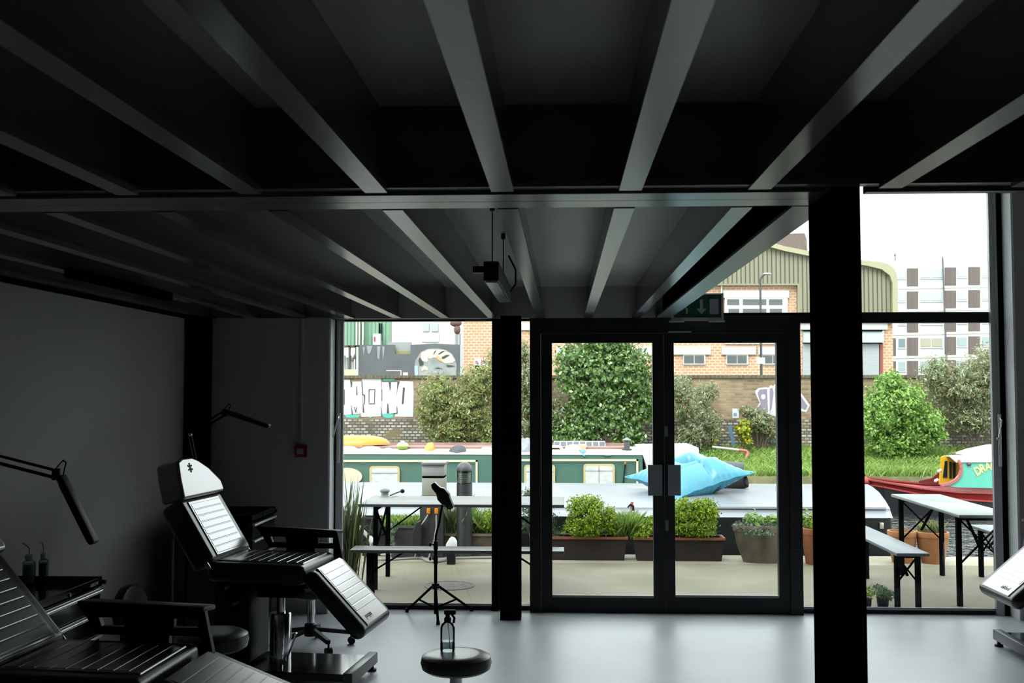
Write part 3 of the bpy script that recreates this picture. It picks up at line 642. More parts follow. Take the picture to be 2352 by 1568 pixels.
BT = mat('weathered_board_dark', (.11, .11, .11), .4, col2=(.17, .17, .165), scale=4)
BT2 = mat('weathered_table_top', (.15, .18, .16), .35, col2=(.30, .34, .31), scale=3, stretch=(1, .4, 1))
GT, GB = 'folding outdoor tables', 'folding outdoor benches'
t0 = atz(822, 1157, .77); t1 = atz(1296, 1157, .77); t2 = atz(900, 1134, .77)
bench_set('folding_table', 'long folding outdoor table behind the left window', 'table', t0.x, t1.x, t0.y, t0.y+.82, .77, 'x', GT, wood=BT)
t0 = atz(803, 1262, .47); t1 = atz(1296, 1262, .47)
bench_set('folding_bench', 'long low folding bench in front of the table behind the left window', 'bench', t0.x, t1.x, t0.y, t0.y+.25, .47, 'x', GB, wood=BT)
t0 = atz(2217, 1182, .77); t1 = atz(2039, 1134, .77)
bench_set('folding_table', 'long folding outdoor table beyond the right window, seen end on', 'table', 3.37, 3.87, t0.y, t1.y, .77, 'y', GT, wood=BT2)
t0 = atz(2066, 1273, .47); t1 = atz(2142, 1273, .47)
bench_set('folding_bench', 'folding bench left of the table beyond the right window', 'bench', t0.x, t1.x, max(t0.y, 9.14), 11.0, .47, 'y', GB, wood=mat('bench_top_grey', (.20, .23, .26), .4))
t1 = atz(2205, 1208, .47)
bench_set('folding_bench', 'folding bench right of the table beyond the right window', 'bench', 4.13, 4.38, 9.2, 11.15, .47, 'y', GB, wood=mat('bench_top_grey', (.20, .23, .26), .4))
# things on the left table
q = atz(884, 1137, .77)
o = thing('stone_ashtray', 'small grey lidded stone pot on the table behind the left window', 'pot', q)
ST = mat('grey_stone', (.32, .32, .30), .7, col2=(.45, .45, .42), scale=20)
MB().lathe([(0, .77), (.038, .77), (.036, .805)], (q.x, q.y, 0), 20).build('pot_body', ST, o); MB().ball((q.x, q.y, .815), .052, .05, .026, 20, 10).build('lid', ST, o)
a = atz(897, 1140, .775); b_ = atz(922, 1133, .775); b_.z = .80
o = thing('shower_nozzle', 'black curved nozzle lying on the table beside the stone pot', 'nozzle', a)
MB().pipe([a+Vector((0, 0, .012)), a.lerp(b_, .5)+Vector((0, 0, .008)), b_], .008, 8).build('tube', BLKP, o); MB().ball(b_+Vector((.01, 0, .0)), .024, .02, .022, 14, 8).build('head', BLKP, o)

# pedestal & bollard
Yp = 12.0
o = thing('power_pedestal', 'grey mooring power pedestal with pale box top and orange sockets', 'utility post', (X(994, Yp), Yp, GZ))
LG = mat('pedestal_light', (.42, .43, .42), .5); DG = mat('pedestal_dark', (.045, .048, .052), .5)
b = MB(); pbox(b, 967, 1022, 1062, 1069, Yp-.15, Yp+.17); b.build('cap', mat('pedestal_cap', (.20, .21, .22), .5), o, bevel=.008)
b = MB(); pbox(b, 969, 1020, 1069, 1093, Yp-.13, Yp+.14); b.build('upper_box', LG, o, bevel=.006)
b = MB(); pbox(b, 970, 1019, 1093, 1098, Yp-.11, Yp+.12); b.build('gap', BLKM, o, smooth=0)
b = MB(); pbox(b, 969, 1020, 1098, 1138, Yp-.13, Yp+.14); b.build('meter_door', mat('pedestal_cream', (.42, .42, .35), .5), o, bevel=.006)
zb = Z(1138, Yp); b = MB().box(X(968, Yp), X(1021, Yp), Yp-.12, Yp+.13, GZ, zb); b.build('post', DG, o, bevel=.005, smooth=0)
OR = mat('orange_plastic', (.95, .30, .01), .4)
for u in (984, 1002):
    b = MB(); pbox(b, u-4, u+4, 1167, 1180, Yp-.16, Yp-.12); b.build('socket', OR, o, bevel=.005)
HOSE = mat('pale_hose', (.45, .44, .40), .5)
MB().pipe([at(983, 1182, Yp-.15), at(975, 1195, Yp-.17), at(966, 1206, Yp-.2), Vector((X(960, Yp), Yp-.2, .0))], .008, 6).build('cable', HOSE, o)
MB().pipe([at(1002, 1182, Yp-.15), at(1002, 1210, Yp-.17), at(997, 1240, Yp-.2), Vector((X(992, Yp), Yp-.25, .0))], .008, 6).build('cable', HOSE, o)
o = thing('bollard_light', 'round black bollard light with domed top and clear louvred lens', 'bollard light', (X(1067, Yp), Yp, GZ))
xc = X(1067, Yp); r = .088
MB().lathe([(r, GZ), (r, Z(1111, Yp))], (xc, Yp, 0), 28).build('post', DG, o)
MB().lathe([(r*.97, Z(1111, Yp)), (r*.97, Z(1080, Yp))], (xc, Yp, 0), 28).build('lens', glass_mat('bollard_lens', (.82, .85, .8), 1.0), o)
b = MB(); zt_ = Z(1080, Yp); zb_ = Z(1111, Yp)
for i in range(6): zz_ = zb_+(zt_-zb_)*(i+.4)/6; b.lathe([(.03, zz_+.012), (r*.85, zz_), (r*.85, zz_+.004), (.03, zz_+.016)], (xc, Yp, 0), 24)
b.lathe([(.02, zb_), (.02, zt_)], (xc, Yp, 0), 12); b.build('louvre', mat('louvre_pale', (.8, .8, .72), .4), o)
MB().ball((xc, Yp, zt_), r*1.02, r*1.02, Z(1061, Yp)-zt_, 28, 8, t1=PI/2).lathe([(0, zt_-.03), (r*.8, zt_-.025), (r*1.02, zt_)], (xc, Yp, 0), 28).build('dome', mat('bollard_dome', (.10, .105, .11), .45), o)

# leaves colours
def leafm(name, cols, trans=.35): return mat(name, cols[0], .45, island=cols, trans=trans, spec=.3)
BOX = leafm('box_leaves', [(.06, .13, .008), (.24, .40, .015), (.60, .80, .05), (.14, .26, .01), (.46, .66, .03), (.10, .19, .01)], .25)  # dark and bright entries put shade and highlights into the leaf colours
GRS = leafm('grass_blades', [(.16, .32, .05), (.36, .58, .11), (.60, .78, .24), (.22, .40, .08)])
FERN = leafm('dark_needles', [(.05, .10, .05), (.10, .17, .09), (.16, .26, .10)])
BARK = mat('bark', (.10, .075, .05), .8, col2=(.16, .12, .08), scale=20)
TERR = mat('terracotta', (.33, .105, .04), .8, col2=(.40, .14, .055), scale=12)
TERD = mat('terracotta_dark', (.022, .013, .010), .9, col2=(.036, .02, .014), scale=10)
SOIL = mat('soil', (.03, .022, .016), .9, bump=.5, bscale=60)
def trough(name, label, u0, u1, v0, v1, Y, dep, body, rim, zb=GZ):
    a = at(u0, v0, Y); c = at(u1, v1, Y); o = thing(name, label, 'planter', ((a.x+c.x)/2, Y, zb)); zt = a.z; t = .025; i_ = .03
    x0, x1 = a.x, c.x; b = MB()
    def ring(xa, xb, ya, yb, z): return [(xa, ya, z), (xb, ya, z), (xb, yb, z), (xa, yb, z)]
    R = [ring(x0+i_, x1-i_, Y+i_*.5, Y+dep-i_*.5, zb), ring(x0, x1, Y, Y+dep, zt-.0), ring(x0+t, x1-t, Y+t, Y+dep-t, zt), ring(x0+t, x1-t, Y+t, Y+dep-t, zt-.04)]
    V = [p for r_ in R for p in r_]; F = [(0, 3, 2, 1)]
    for k in range(3):
        for i in range(4): F.append((k*4+i, k*4+(i+1) % 4, k*4+4+(i+1) % 4, k*4+4+i))
    b.add(V, F); b.build('trough_body', body, o, smooth=0)
    rb = MB()
    for (xa, xb, ya, yb) in ((x0-.012, x1+.012, Y-.012, Y+.012), (x0-.012, x1+.012, Y+dep-.012, Y+dep+.012), (x0-.012, x0+.012, Y+.012, Y+dep-.012), (x1-.012, x1+.012, Y+.012, Y+dep-.012)): rb.box(xa, xb, ya, yb, zt-.02, zt+.006)
    rb.build('rim', rim, o, smooth=0)
    MB().box(x0+t, x1-t, Y+t, Y+dep-t, zt-.06, zt-.035).build('soil', SOIL, o, smooth=0)
    return o, zt
def shrub(name, label, cat, L, Y, n, size, mt, base=None, stem=True, dr=.9, aspect=1.8, group=None, **k):
    bl = pblobs(L, Y, dr); zb = min(q[2]-q[5] for q in bl); bx = sum(q[0] for q in bl)/len(bl); by = sum(q[1] for q in bl)/len(bl)
    o = thing(name, label, cat, (bx, by, zb if base is None else base), group)
    leaf_mesh('foliage', o, bl, n, size, mt, aspect, **k)
    if stem: stems(o, (bx, by, zb if base is None else base), bl, 9, .010 if Y < 15 else .017, BARK)
    return o
Yq = 11.85
trough('window_box', 'long dark terracotta trough under the rounded shrub, left door leaf', 1225, 1440, 1233, 1266, Yq, .24, TERD, TERR)
trough('window_box', 'dark terracotta trough behind the meeting stiles of the doors, right of the first', 1457, 1664, 1235, 1267, Yq, .26, TERD, TERR)
SH = 'clipped box shrubs in the quay troughs'
shrub('box_shrub', 'rounded bright green box shrub seen through the left door leaf', 'shrub', [(1350, 1185, 55, 50), (1335, 1160, 38, 26), (1362, 1158, 32, 24), (1402, 1195, 20, 40), (1345, 1215, 60, 24)], Yq+.12, 12500, .027, BOX, base=.15, group=SH, shell=.6)
shrub('box_shrub', 'rounded yellow green box shrub seen through the right door leaf', 'shrub', [(1598, 1190, 58, 46), (1570, 1170, 40, 32), (1628, 1172, 28, 30), (1560, 1200, 40, 35), (1600, 1215, 55, 24), (1612, 1165, 34, 24)], Yq+.12, 12500, .027, BOX, base=.15, group=SH, shell=.6)
def tuft(name, label, u0, u1, v, Y, dep, h, n, mt, wd=.008, lean=.25, group=None, zb=None):
    a = at(u0, v, Y); c = at(u1, v, Y); z = a.z if zb is None else zb
    o_ = thing(name, label, 'plant', ((a.x+c.x)/2, Y+dep/2, z), group)
    P = np.stack([RNG.uniform(a.x, c.x, n), RNG.uniform(Y, Y+dep, n), np.full(n, z)], 1)
    ob = blades('grass_blades', o_, P, h, wd, mt, lean); return o_
tuft('tufted_grass', 'fine green grass between the two box shrubs', 1410, 1462, 1235, Yq+.05, .15, .26, 700, GRS)
shrub('leafy_plant', 'low bright green leafy plant in the second trough', 'plant', [(1478, 1218, 24, 22), (1462, 1225, 20, 14), (1492, 1205, 12, 28)], Yq+.1, 900, .03, BOX, stem=False, base=.15)
shrub('small_conifer', 'dark feathery conifer behind the slim column', 'plant', [(1235, 1195, 48, 45), (1215, 1140, 24, 24), (1225, 1170, 42, 20), (1270, 1225, 28, 18)], Yq+.2, 2600, .05, FERN, base=.1, aspect=5, up=-.1, shell=.8)
# stone pot
def round_pot(name, label, u0, u1, v0, vb, Y, mt, taper=.72, soil=True, sy=1, rim=.012, group=None):
    Yc = Y+(at(u1, v0, Y)-at(u0, v0, Y)).x/2*sy; a = at(u0, v0, Yc); c = at(u1, v0, Yc); r = (c.x-a.x)/2; xc = (a.x+c.x)/2; zt = a.z; o_ = thing(name, label, 'plant pot', (xc, Y+r*sy, GZ), group)
    zb = GZ; h = zt-zb
    MB().lathe([(0, zb), (r*taper, zb), (r*(taper+.7*(1-taper)), zb+h*.5), (r*.97, zt-h*.18), (r, zt-h*.17), (r+rim*.3, zt-.006), (r, zt), (r-.02, zt), (r-.025, zt-.05), (0, zt-.05)], (xc, Y+r*sy, 0), 32, sy=sy).build('pot_body', mt, o_)
    if soil: MB().lathe([(0, zt-.045), (r-.027, zt-.045), (0, zt-.035)], (xc, Y+r*sy, 0), 24, sy=sy).build('soil', SOIL, o_)
    return o_, xc, Y+r*sy, r, zt
STN = mat('stone_pot', (.12, .10, .07), .85, col2=(.30, .24, .18), scale=5, stretch=(1, 1, .35))
round_pot('stone_planter', 'large weathered stone pot with trailing plants beyond the right door leaf', 1684, 1832, 1204, 1270, 11.68, STN, .70, sy=.55)
SUC = leafm('succulent_leaves', [(.10, .16, .09), (.18, .26, .15), (.28, .36, .22)])
shrub('trailing_plant', 'grey green succulent spilling over the stone pot', 'plant', [(1725, 1210, 38, 16), (1700, 1208, 20, 14), (1765, 1212, 26, 14), (1745, 1222, 40, 12, -.22)], 11.9, 1500, .035, SUC, stem=False, base=.22)
BL = leafm('broad_bright_leaves', [(.16, .36, .04), (.28, .50, .10), (.38, .58, .16)])
shrub('broad_leaf_plant', 'bright broad leaved plant growing in the stone pot', 'plant', [(1730, 1190, 22, 18), (1775, 1195, 16, 16)], 11.95, 90, .10, BL, stem=False, base=.22, aspect=2.4, up=1.2)
round_pot('terracotta_pot', 'orange terracotta pot just left of the large column', 1842, 1905, 1212, 1268, 11.6, TERR, .75)
shrub('leafy_plant', 'green strappy plant in the pot left of the large column', 'plant', [(1860, 1195, 22, 26), (1885, 1200, 20, 20)], 11.85, 420, .05, BOX, stem=False, base=.2, aspect=4)
PO = mat('orange_terracotta', (.44, .16, .05), .75, col2=(.52, .22, .08), scale=10)
GP = 'terracotta pots by the right hand bench'
round_pot('terracotta_pot', 'smaller orange terracotta pot in the water side pair, left one', 2039, 2104, 1218, 1276, 11.75, PO, .7, group=GP)
round_pot('terracotta_pot', 'larger orange terracotta pot of sparse green shoots, right one of the pair', 2105, 2178, 1220, 1276, 11.7, PO, .68, group=GP)
tuft('potted_shoots', 'thin green and purple shoots in the larger terracotta pot', 2115, 2168, 1221, 11.85, .12, .11, 170, leafm('pale_shoots', [(.45, .50, .12), (.30, .42, .10), (.30, .20, .26)]), wd=.01)
# small pots by the glass
round_pot('black_plant_pot', 'small black pot with a leafy plant outside the right window', 2013, 2042, 1368, 1390, 9.3, BLKP, .8)
shrub('leafy_plant', 'blue green leafy plant in a small black pot outside the right window', 'plant', [(2027, 1360, 22, 16), (2035, 1364, 18, 14), (2020, 1352, 14, 12)], 9.38, 420, .03, leafm('blue_green', [(.08, .17, .07), (.16, .28, .12), (.28, .40, .20)]), stem=False, base=.08, aspect=2.2)
round_pot('black_plant_pot', 'small black pot beside the large column, left of the leafy one', 1982, 2002, 1372, 1390, 9.3, BLKP, .8)
shrub('leafy_plant', 'light green tufted plant in the pot beside the large column', 'plant', [(1991, 1358, 16, 14)], 9.36, 200, .03, BOX, stem=False, base=.08, aspect=3)
# grey trough, timber planter, left clutter
o, zt = trough('grey_trough', 'dark grey trough of long grass under the left table', 893, 968, 1208, 1262, Yq+.05, .28, mat('trough_grey', (.045, .045, .05), .6), mat('trough_rim', (.10, .10, .11), .5))
tuft('trough_grass', 'long bright grass in the grey trough', 880, 966, 1209, Yq+.1, .2, .12, 800, GRS)
shrub('trailing_vine', 'pale trailing vine hanging from the grey trough', 'plant', [(902, 1212, 10, 16), (901, 1235, 7, 22)], Yq-.05, 260, .035, SUC, stem=False, base=.0)
o, zt = trough('timber_planter', 'weathered timber planter behind the bollard light', 1018, 1140, 1226, 1256, Yq+.2, .3, mat('old_timber', (.10, .075, .055), .8, col2=(.18, .14, .10), scale=12, stretch=(1, 1, 6)), mat('old_timber_rim', (.28, .22, .15), .8))
tuft('planter_grass', 'bright green grassy plants in the timber planter', 1022, 1135, 1227, Yq+.25, .2, .25, 1200, GRS)
tuft('planter_iris', 'long pale leaves rising in the planter beside the pedestal', 1022, 1048, 1227, Yq+.2, .1, .40, 120, leafm('iris_leaves', [(.25, .38, .16), (.42, .52, .28)]), wd=.02)
shrub('leafy_plant', 'yellow green bushy plant at the right of the timber planter', 'plant', [(1120, 1195, 14, 32)], Yq+.3, 500, .03, BOX, stem=False, base=.15)
o, zt = trough('black_trough', 'black trough behind the foot of the left table', 826, 888, 1190, 1262, Yq+.2, .25, BLKP, BLKP)
MBK = MB().prism([at(u, v, 11.75) for u, v in [(944, 1262), (947, 1222), (955, 1200), (966, 1196), (967, 1262)]], (0, .12, 0))
tag(MBK.build('slate_board', mat('dark_board', (.012, .010, .010), .7), bevel=.01, smooth=0), 'dark leaning board against the left side of the power pedestal', 'board')
o = thing('drain_pipe', 'pale grey pipe leaning across the reeds left of the table', 'pipe', at(850, 1240, 11.3))
MB().pipe([at(808, 1192, 11.35), at(830, 1216, 11.3), at(852, 1238, 11.25), Vector((X(862, 11.25, 1250), 11.25, GZ+.02))], .022, 12).build('pipe_tube', mat('pipe_grey', (.42, .42, .40), .5), o)
MB().tube(at(849, 1235, 11.25), at(858, 1246, 11.22), .03, 12).build('pipe_collar', mat('pipe_collar', (.7, .7, .68), .5), o)
o = thing('blue_bottle', 'small bright blue bottle behind the table leg', 'bottle', at(864, 1240, 11.6))
MB().lathe([(0, Z(1240, 11.6)), (.022, Z(1240, 11.6)), (.026, Z(1225, 11.6)), (.012, Z(1213, 11.6)), (.010, Z(1208, 11.6))], (X(864, 11.6), 11.6, 0), 16).build('bottle_body', mat('blue_plastic', (.02, .22, .60), .3), o)
MB().lathe([(.022, GZ), (.03, Z(1240, 11.6))], (X(864, 11.6), 11.6, 0), 16).build('bottle_base', WHITEP, o)
o = thing('cable_tangle', 'tangle of black cable behind the left table legs', 'cable', at(838, 1225, 11.7)); b = MB()
for i in range(9):
    c_ = at(838+random.uniform(-8, 8), 1228+random.uniform(-12, 14), 11.7); pts = [c_+Vector((.05*math.cos(t)*random.uniform(.7, 1.2), .04*math.sin(t*1.3), .06*math.sin(t))) for t in np.linspace(0, 6, 11)]
    b.pipe(pts, .005, 5)
b.pipe([at(838, 1235, 11.7), Vector((X(840, 11.7), 11.7, GZ+.005))], .006, 6); b.build('loops', BLKP, o)
# tall reeds
a = at(804, 1300, 9.9); o = thing('reed_plant', 'tall thin reeds at the left edge of the window view', 'plant', (a.x, 9.9, GZ))
rz = at(804, 1262, 9.9).z
n = 170; P = np.stack([RNG.normal(a.x-.03, .055, n), RNG.normal(9.9, .04, n), np.full(n, GZ+.0)], 1)
blades('reed_blades', o, P, .95, .006, leafm('reed_leaves', [(.07, .11, .04), (.16, .22, .09), (.28, .30, .16)]), .06)
# hoses on the ground
def hose(label, pts, r, group='pale hoses on the quay'):
    P = [atz(u, v, GZ+r) for u, v in pts]; out = []
    for i in range(len(P)-1):
        p0 = P[max(i-1, 0)]; p1 = P[i]; p2 = P[i+1]; p3 = P[min(i+2, len(P)-1)]
        for k in range(6):
            t = k/6; out.append(.5*((2*p1)+(-p0+p2)*t+(2*p0-5*p1+4*p2-p3)*t*t+(-p0+3*p1-3*p2+p3)*t**3))
    out.append(P[-1]); b = MB(); n = 8; V = []; F = []
    for i, p in enumerate(out):
        d = (out[min(i+1, len(out)-1)]-out[max(i-1, 0)]).normalized(); s_ = Vector((0, 0, 1)).cross(d).normalized(); u_ = Vector((0, 0, 1))
        V += [p+(s_*math.cos(2*PI*k/n)+u_*math.sin(2*PI*k/n))*r for k in range(n)]
    for i in range(len(out)-1):
        for k in range(n): F.append((i*n+k, i*n+(k+1) % n, (i+1)*n+(k+1) % n, (i+1)*n+k))
    b.add(V, F); return tag(b.build('garden_hose', HOSE), label, 'hose', group)
hose('pale hose curving from under the bench to the teal connector', [(862, 1272), (900, 1274), (940, 1271), (970, 1266), (985, 1262)], .016)
hose('pale hose running along the quay in front of the teal connector', [(858, 1284), (905, 1284), (958, 1281), (1000, 1284), (1050, 1281), (1135, 1280)], .014)
hose('pale hose looping up behind the tripod stand towards the timber planter', [(962, 1274), (985, 1288), (1020, 1286), (1050, 1274), (1085, 1268), (1130, 1266)], .016)
a = atz(966, 1272, .02); c = atz(1002, 1270, .02)
o = thing('hose_connector', 'teal hose connector lying under the bench', 'connector', a)
MB().tube(a, a.lerp(c, .45), .03, 12, .035).tube(a.lerp(c, .55), c, .035, 12, .03).build('sleeve', mat('teal', (.06, .17, .17), .4), o); MB().tube(a.lerp(c, .45), a.lerp(c, .55), .042, 12).build('collar', mat('teal_pale', (.25, .42, .40), .4), o)
o = thing('white_canister', 'small white plastic box tipped against the bollard light', 'box', at(1036, 1250, 11.6))
MB().prism([at(u, v, 11.6) for u, v in [(1024, 1250), (1033, 1235), (1041, 1237), (1047, 1246), (1047, 1264), (1024, 1264)]], (0, .15, 0)).build('box_body', WHITEP, o, bevel=.01)
b = MB(); pbox(b, 1026, 1045, 1264, 1296, 11.5, 11.58); b.build('foot', BLKP, o, smooth=0)
q = atz(1032, 1345, GZ); b = MB().lathe([(.24, GZ+.001), (.24, GZ+.006), (.225, GZ+.006), (.225, GZ+.003), (0, GZ+.003)], (q.x, q.y, 0), 48)
tag(b.build('manhole_cover', mat('cover_concrete', (.24, .22, .185), .8, col2=(.30, .28, .24), scale=8)), 'round manhole cover set in the paving behind the tripod', 'manhole cover')

# ================================================================== canal
def water_mat():
    M = bpy.data.materials.new('canal_water'); M.use_nodes = True; nt = M.node_tree; N = nt.nodes; L = nt.links; b = N['Principled BSDF']
    b.inputs['Base Color'].default_value = (.012, .014, .010, 1); b.inputs['Roughness'].default_value = .06
    tc = N.new('ShaderNodeTexCoord'); mp = N.new('ShaderNodeMapping'); mp.inputs['Scale'].default_value = (1, .8, 1); L.new(tc.outputs['Object'], mp.inputs[0])
    n = N.new('ShaderNodeTexNoise'); n.inputs['Scale'].default_value = 5.5; n.inputs['Detail'].default_value = 3; L.new(mp.outputs[0], n.inputs['Vector'])
    bp = N.new('ShaderNodeBump'); bp.inputs['Strength'].default_value = 1.0; bp.inputs['Distance'].default_value = .22; L.new(n.outputs['Fac'], bp.inputs['Height']); L.new(bp.outputs[0], b.inputs['Normal']); return M
struct(MB().box(-40, 40, 12.3, 25.5, -1.2, -.60).build('canal_water', water_mat(), smooth=0))
# black barge
BARGE = mat('barge_roof_sky_sheen', (.20, .22, .25), .35, col2=(.27, .29, .32), scale=1.2, spec=.35)  # pale grey-blue puts sky reflected in glossy black paint into the colour
BHULL = mat('barge_hull_black', (.008, .009, .012), .5, spec=.3)
o = thing('black_barge', 'wide low black barge moored directly at the quay', 'boat', (-2, 14.3, -.6))
YN, YFar = 12.5, 16.1; xe = X(2055, YN, 1165); xf = X(1996, YFar, 1115); xL = -11.0
zN = Z(1188, YN, 1700)
def hullprofile(): pass
b = MB(); P = [(xL, YN), (xe-.12, YN), (xe-.04, YN+.03), (xe, YN+.12), (xf-.1, YFar), (xL, YFar)]
b.prism([(x_, y_, -.9) for x_, y_ in P], (0, 0, .9+zN)); b.build('hull', BHULL, o, smooth=30)
# roof rows: (y, z)
rows = [(YN+.005, zN+.001), (12.8, zN+.055), (12.82, zN+.075), (13.4, zN+.115), (14.2, zN+.14), (15.2, zN+.125), (YFar-.02, zN+.09)]
def xend(y): return xe-.02+(xf-xe)*(y-YN)/(YFar-YN)
V = []; nx = 14
for (y_, z_) in rows:
    xr_ = xend(y_); V += [(xL+(xr_-xL)*i/nx, y_, z_) for i in range(nx+1)]
F = [(j*(nx+1)+i, j*(nx+1)+i+1, (j+1)*(nx+1)+i+1, (j+1)*(nx+1)+i) for j in range(len(rows)-1) for i in range(nx)]
b = MB().add(V, F); lbl(b.build('roof', BARGE, o, smooth=20), 'pale reflecting cambered roof')
MB().box(X(1560, 12.8), xend(12.8)-.05, 12.79, 12.83, zN+.07, zN+.095).build('roof_edge', mat('barge_edge', (.5, .5, .52), .3), o, smooth=0)
b = MB(); pbox(b, 2021, 2030, 1200, 1214, YN-.02, YN); b.build('hull_fitting', ALU, o, bevel=.004)
# moss strip at barge far edge, red-topped pin
a = at(1450, 1175, 12.7); o = thing('mooring_handle', 'grey swan neck handle with pink top on the barge side', 'handle', a)
MB().pipe([at(1446, 1195, 12.75), at(1448, 1178, 12.7), at(1450, 1168, 12.7)], .02, 10).build('handle_tube', GREYF, o)
MB().pipe([at(1450, 1168, 12.7), at(1452, 1152, 12.7)], .018, 10).build('grip', mat('pink_grip', (.65, .20, .18), .5), o)
MB().pipe([at(1442, 1165, 12.69), at(1448, 1158, 12.68), at(1455, 1162, 12.68), at(1455, 1172, 12.69)], .01, 8).build('rope', BLKP, o)

# blue inflatable
BLUE = mat('blue_vinyl', (.07, .35, .50), .28, col2=(.09, .40, .55), scale=3, spec=.5)
o = thing('inflatable_lounger', 'large sky blue inflatable lounger lying on the black barge', 'inflatable', at(1588, 1140, 13.9))
n = 56; V = []; c0 = at(1582, 1094, 14.25)
Mt = Matrix.Translation(c0) @ Matrix.Rotation(math.radians(-7), 4, 'Y') @ Matrix.Rotation(math.radians(14), 4, 'X') @ Matrix.Rotation(math.radians(25), 4, 'Z')
def infl(s, t, top):
    e = max(0, (1-abs(s)**2.4)*(1-abs(t)**2.4))**.55
    hole = math.exp(-(((s-.08)/.26)**4+((t-.14)/.26)**4))
    lobe = .05*math.exp(-(((s-.55)/.3)**2+((t+.45)/.3)**2))+.07*math.exp(-(((s-.55)/.35)**2+((t-.7)/.25)**2))
    cr = 1-.30*math.exp(-((s-.28-.15*t)/.06)**2)*(t < .1)-.10*math.exp(-((t+.35)/.05)**2)*(s < .2)
    h = ((.235+lobe)*e*cr)*(1-.85*hole) if top else -.26*e*(1-.25*math.exp(-((s-.28)/.06)**2))
    k = 1-.13*(1-t*t); k2 = 1-.13*(1-s*s)
    puck = .005*math.sin(46*s)*(abs(t) > .8)+.005*math.sin(46*t)*(abs(s) > .8)
    tipup = .05*max(0, s)*max(0, -t)
    q = 1+.10*(abs(s)*abs(t))**4
    return Mt @ Vector((.555*s*k*q, .555*t*k2*q, h+puck+tipup))
b = MB()
for top in (1, 0):
    V = [infl(-1+2*i/n, -1+2*j/n, top) for j in range(n+1) for i in range(n+1)]
    b.add(V, [(j*(n+1)+i, j*(n+1)+i+1, (j+1)*(n+1)+i+1, (j+1)*(n+1)+i) for j in range(n) for i in range(n)])
b.build('air_cushion', BLUE, o, smooth=80)
sv = MB()
for (s0, t0, s1, t1) in ((-1, -1, 1, -1), (1, -1, 1, 1), (1, 1, -1, 1), (-1, 1, -1, -1)):
    P = [infl(s0+(s1-s0)*i/20, t0+(t1-t0)*i/20, 1) for i in range(21)]
    for a, c in zip(P, P[1:]): sv.bar(a, c, .05, .012)
sv.build('welded_seam', mat('blue_seam', (.08, .42, .62), .35), o)
b = MB(); P = [Mt @ Vector((x_, y_, .045)) for x_, y_ in [(-.05, -.02), (.17, -.02), (.17, .20), (-.05, .20)]]; b.prism(P, (0, 0, .012)); lbl(b.build('mesh_seat', mat('grey_mesh', (.14, .14, .16), .7), o, smooth=0), 'grey mesh seat in the opening')
# rolled mat
o = thing('rolled_mat', 'roll of dark grey matting beside the blue inflatable', 'rolled mat', at(1665, 1090, 15.2))
a = at(1622, 1070, 15.0); c = at(1708, 1076, 14.9); r = .10
def roll(a, c, r):
    d = (c-a).normalized(); s_ = d.cross(Vector((0, 0, 1))).normalized(); u_ = s_.cross(d); m_ = 40; V = []
    for e in (a, c):
        for i in range(m_+1):
            t = 4.2*PI*i/m_; rr = r*(.45+.55*i/m_); V.append(e+(s_*math.cos(t)+u_*math.sin(t))*rr)
    return V, [(i, i+1, m_+2+i, m_+1+i) for i in range(m_)]
V, F = roll(a, c, .11); MB().add(V, F).build('roll', mat('mat_grey', (.10, .11, .12), .6), o)
V, F = roll(at(1640, 1120, 15.0), at(1712, 1100, 14.8), .13)
o2 = thing('rolled_mat', 'lower dark roll of matting tucked under the blue inflatable', 'rolled mat', at(1675, 1110, 15.0)); MB().add(V, F).build('roll', mat('mat_dark', (.02, .02, .022), .6), o2)
o = thing('clear_plastic_bag', 'crumpled pale plastic sheet at the back of the rolled mat', 'bag', at(1632, 1062, 15.3))
def lump(c, rx, ry, rz, seed=0, amp=.25, n=22, k=14, sq=1.0):
    rg = random.Random(seed); ph = [(rg.uniform(2, 6), rg.uniform(2, 6), rg.uniform(0, 6), rg.uniform(.3, 1)) for _ in range(6)]; V = []
    for j in range(k+1):
        t = PI*j/k
        for i in range(n):
            p_ = 2*PI*i/n; d = 1+amp*sum(w_*math.sin(a_*t+z_)*math.cos(round(b_)*p_+z_) for a_, b_, z_, w_ in ph)/3*math.sin(t)
            V.append(Vector(c)+Vector((rx*d*math.sin(t)*math.cos(p_), ry*d*math.sin(t)*math.sin(p_), rz*d*abs(math.cos(t))**sq*(1 if t < PI/2 else -1)*(1 if t < PI/2 else .35))))
    return V, [(j*n+i, (j+1)*n+i, (j+1)*n+(i+1) % n, j*n+(i+1) % n) for j in range(k) for i in range(n)]
def sack(name, label, cat, u, v, Y, wpx, hpx, mt, seed, group=None, amp=.3, dy=.2):
    c = at(u, v, Y); rx = (at(u+wpx/2, v, Y)-c).x; rz = (at(u, v-hpx, Y)-c).z
    V, F = lump(c, rx, dy, rz, seed, amp); o_ = MB().add(V, F).build(name, mt, smooth=60); tag(o_, label, cat, group); return o_
V, F = lump(at(1635, 1066, 15.3), .13, .12, .10, 3, .4); MB().add(V, F).build('sheet', mat('blueish_plastic', (.30, .38, .48), .3), o)

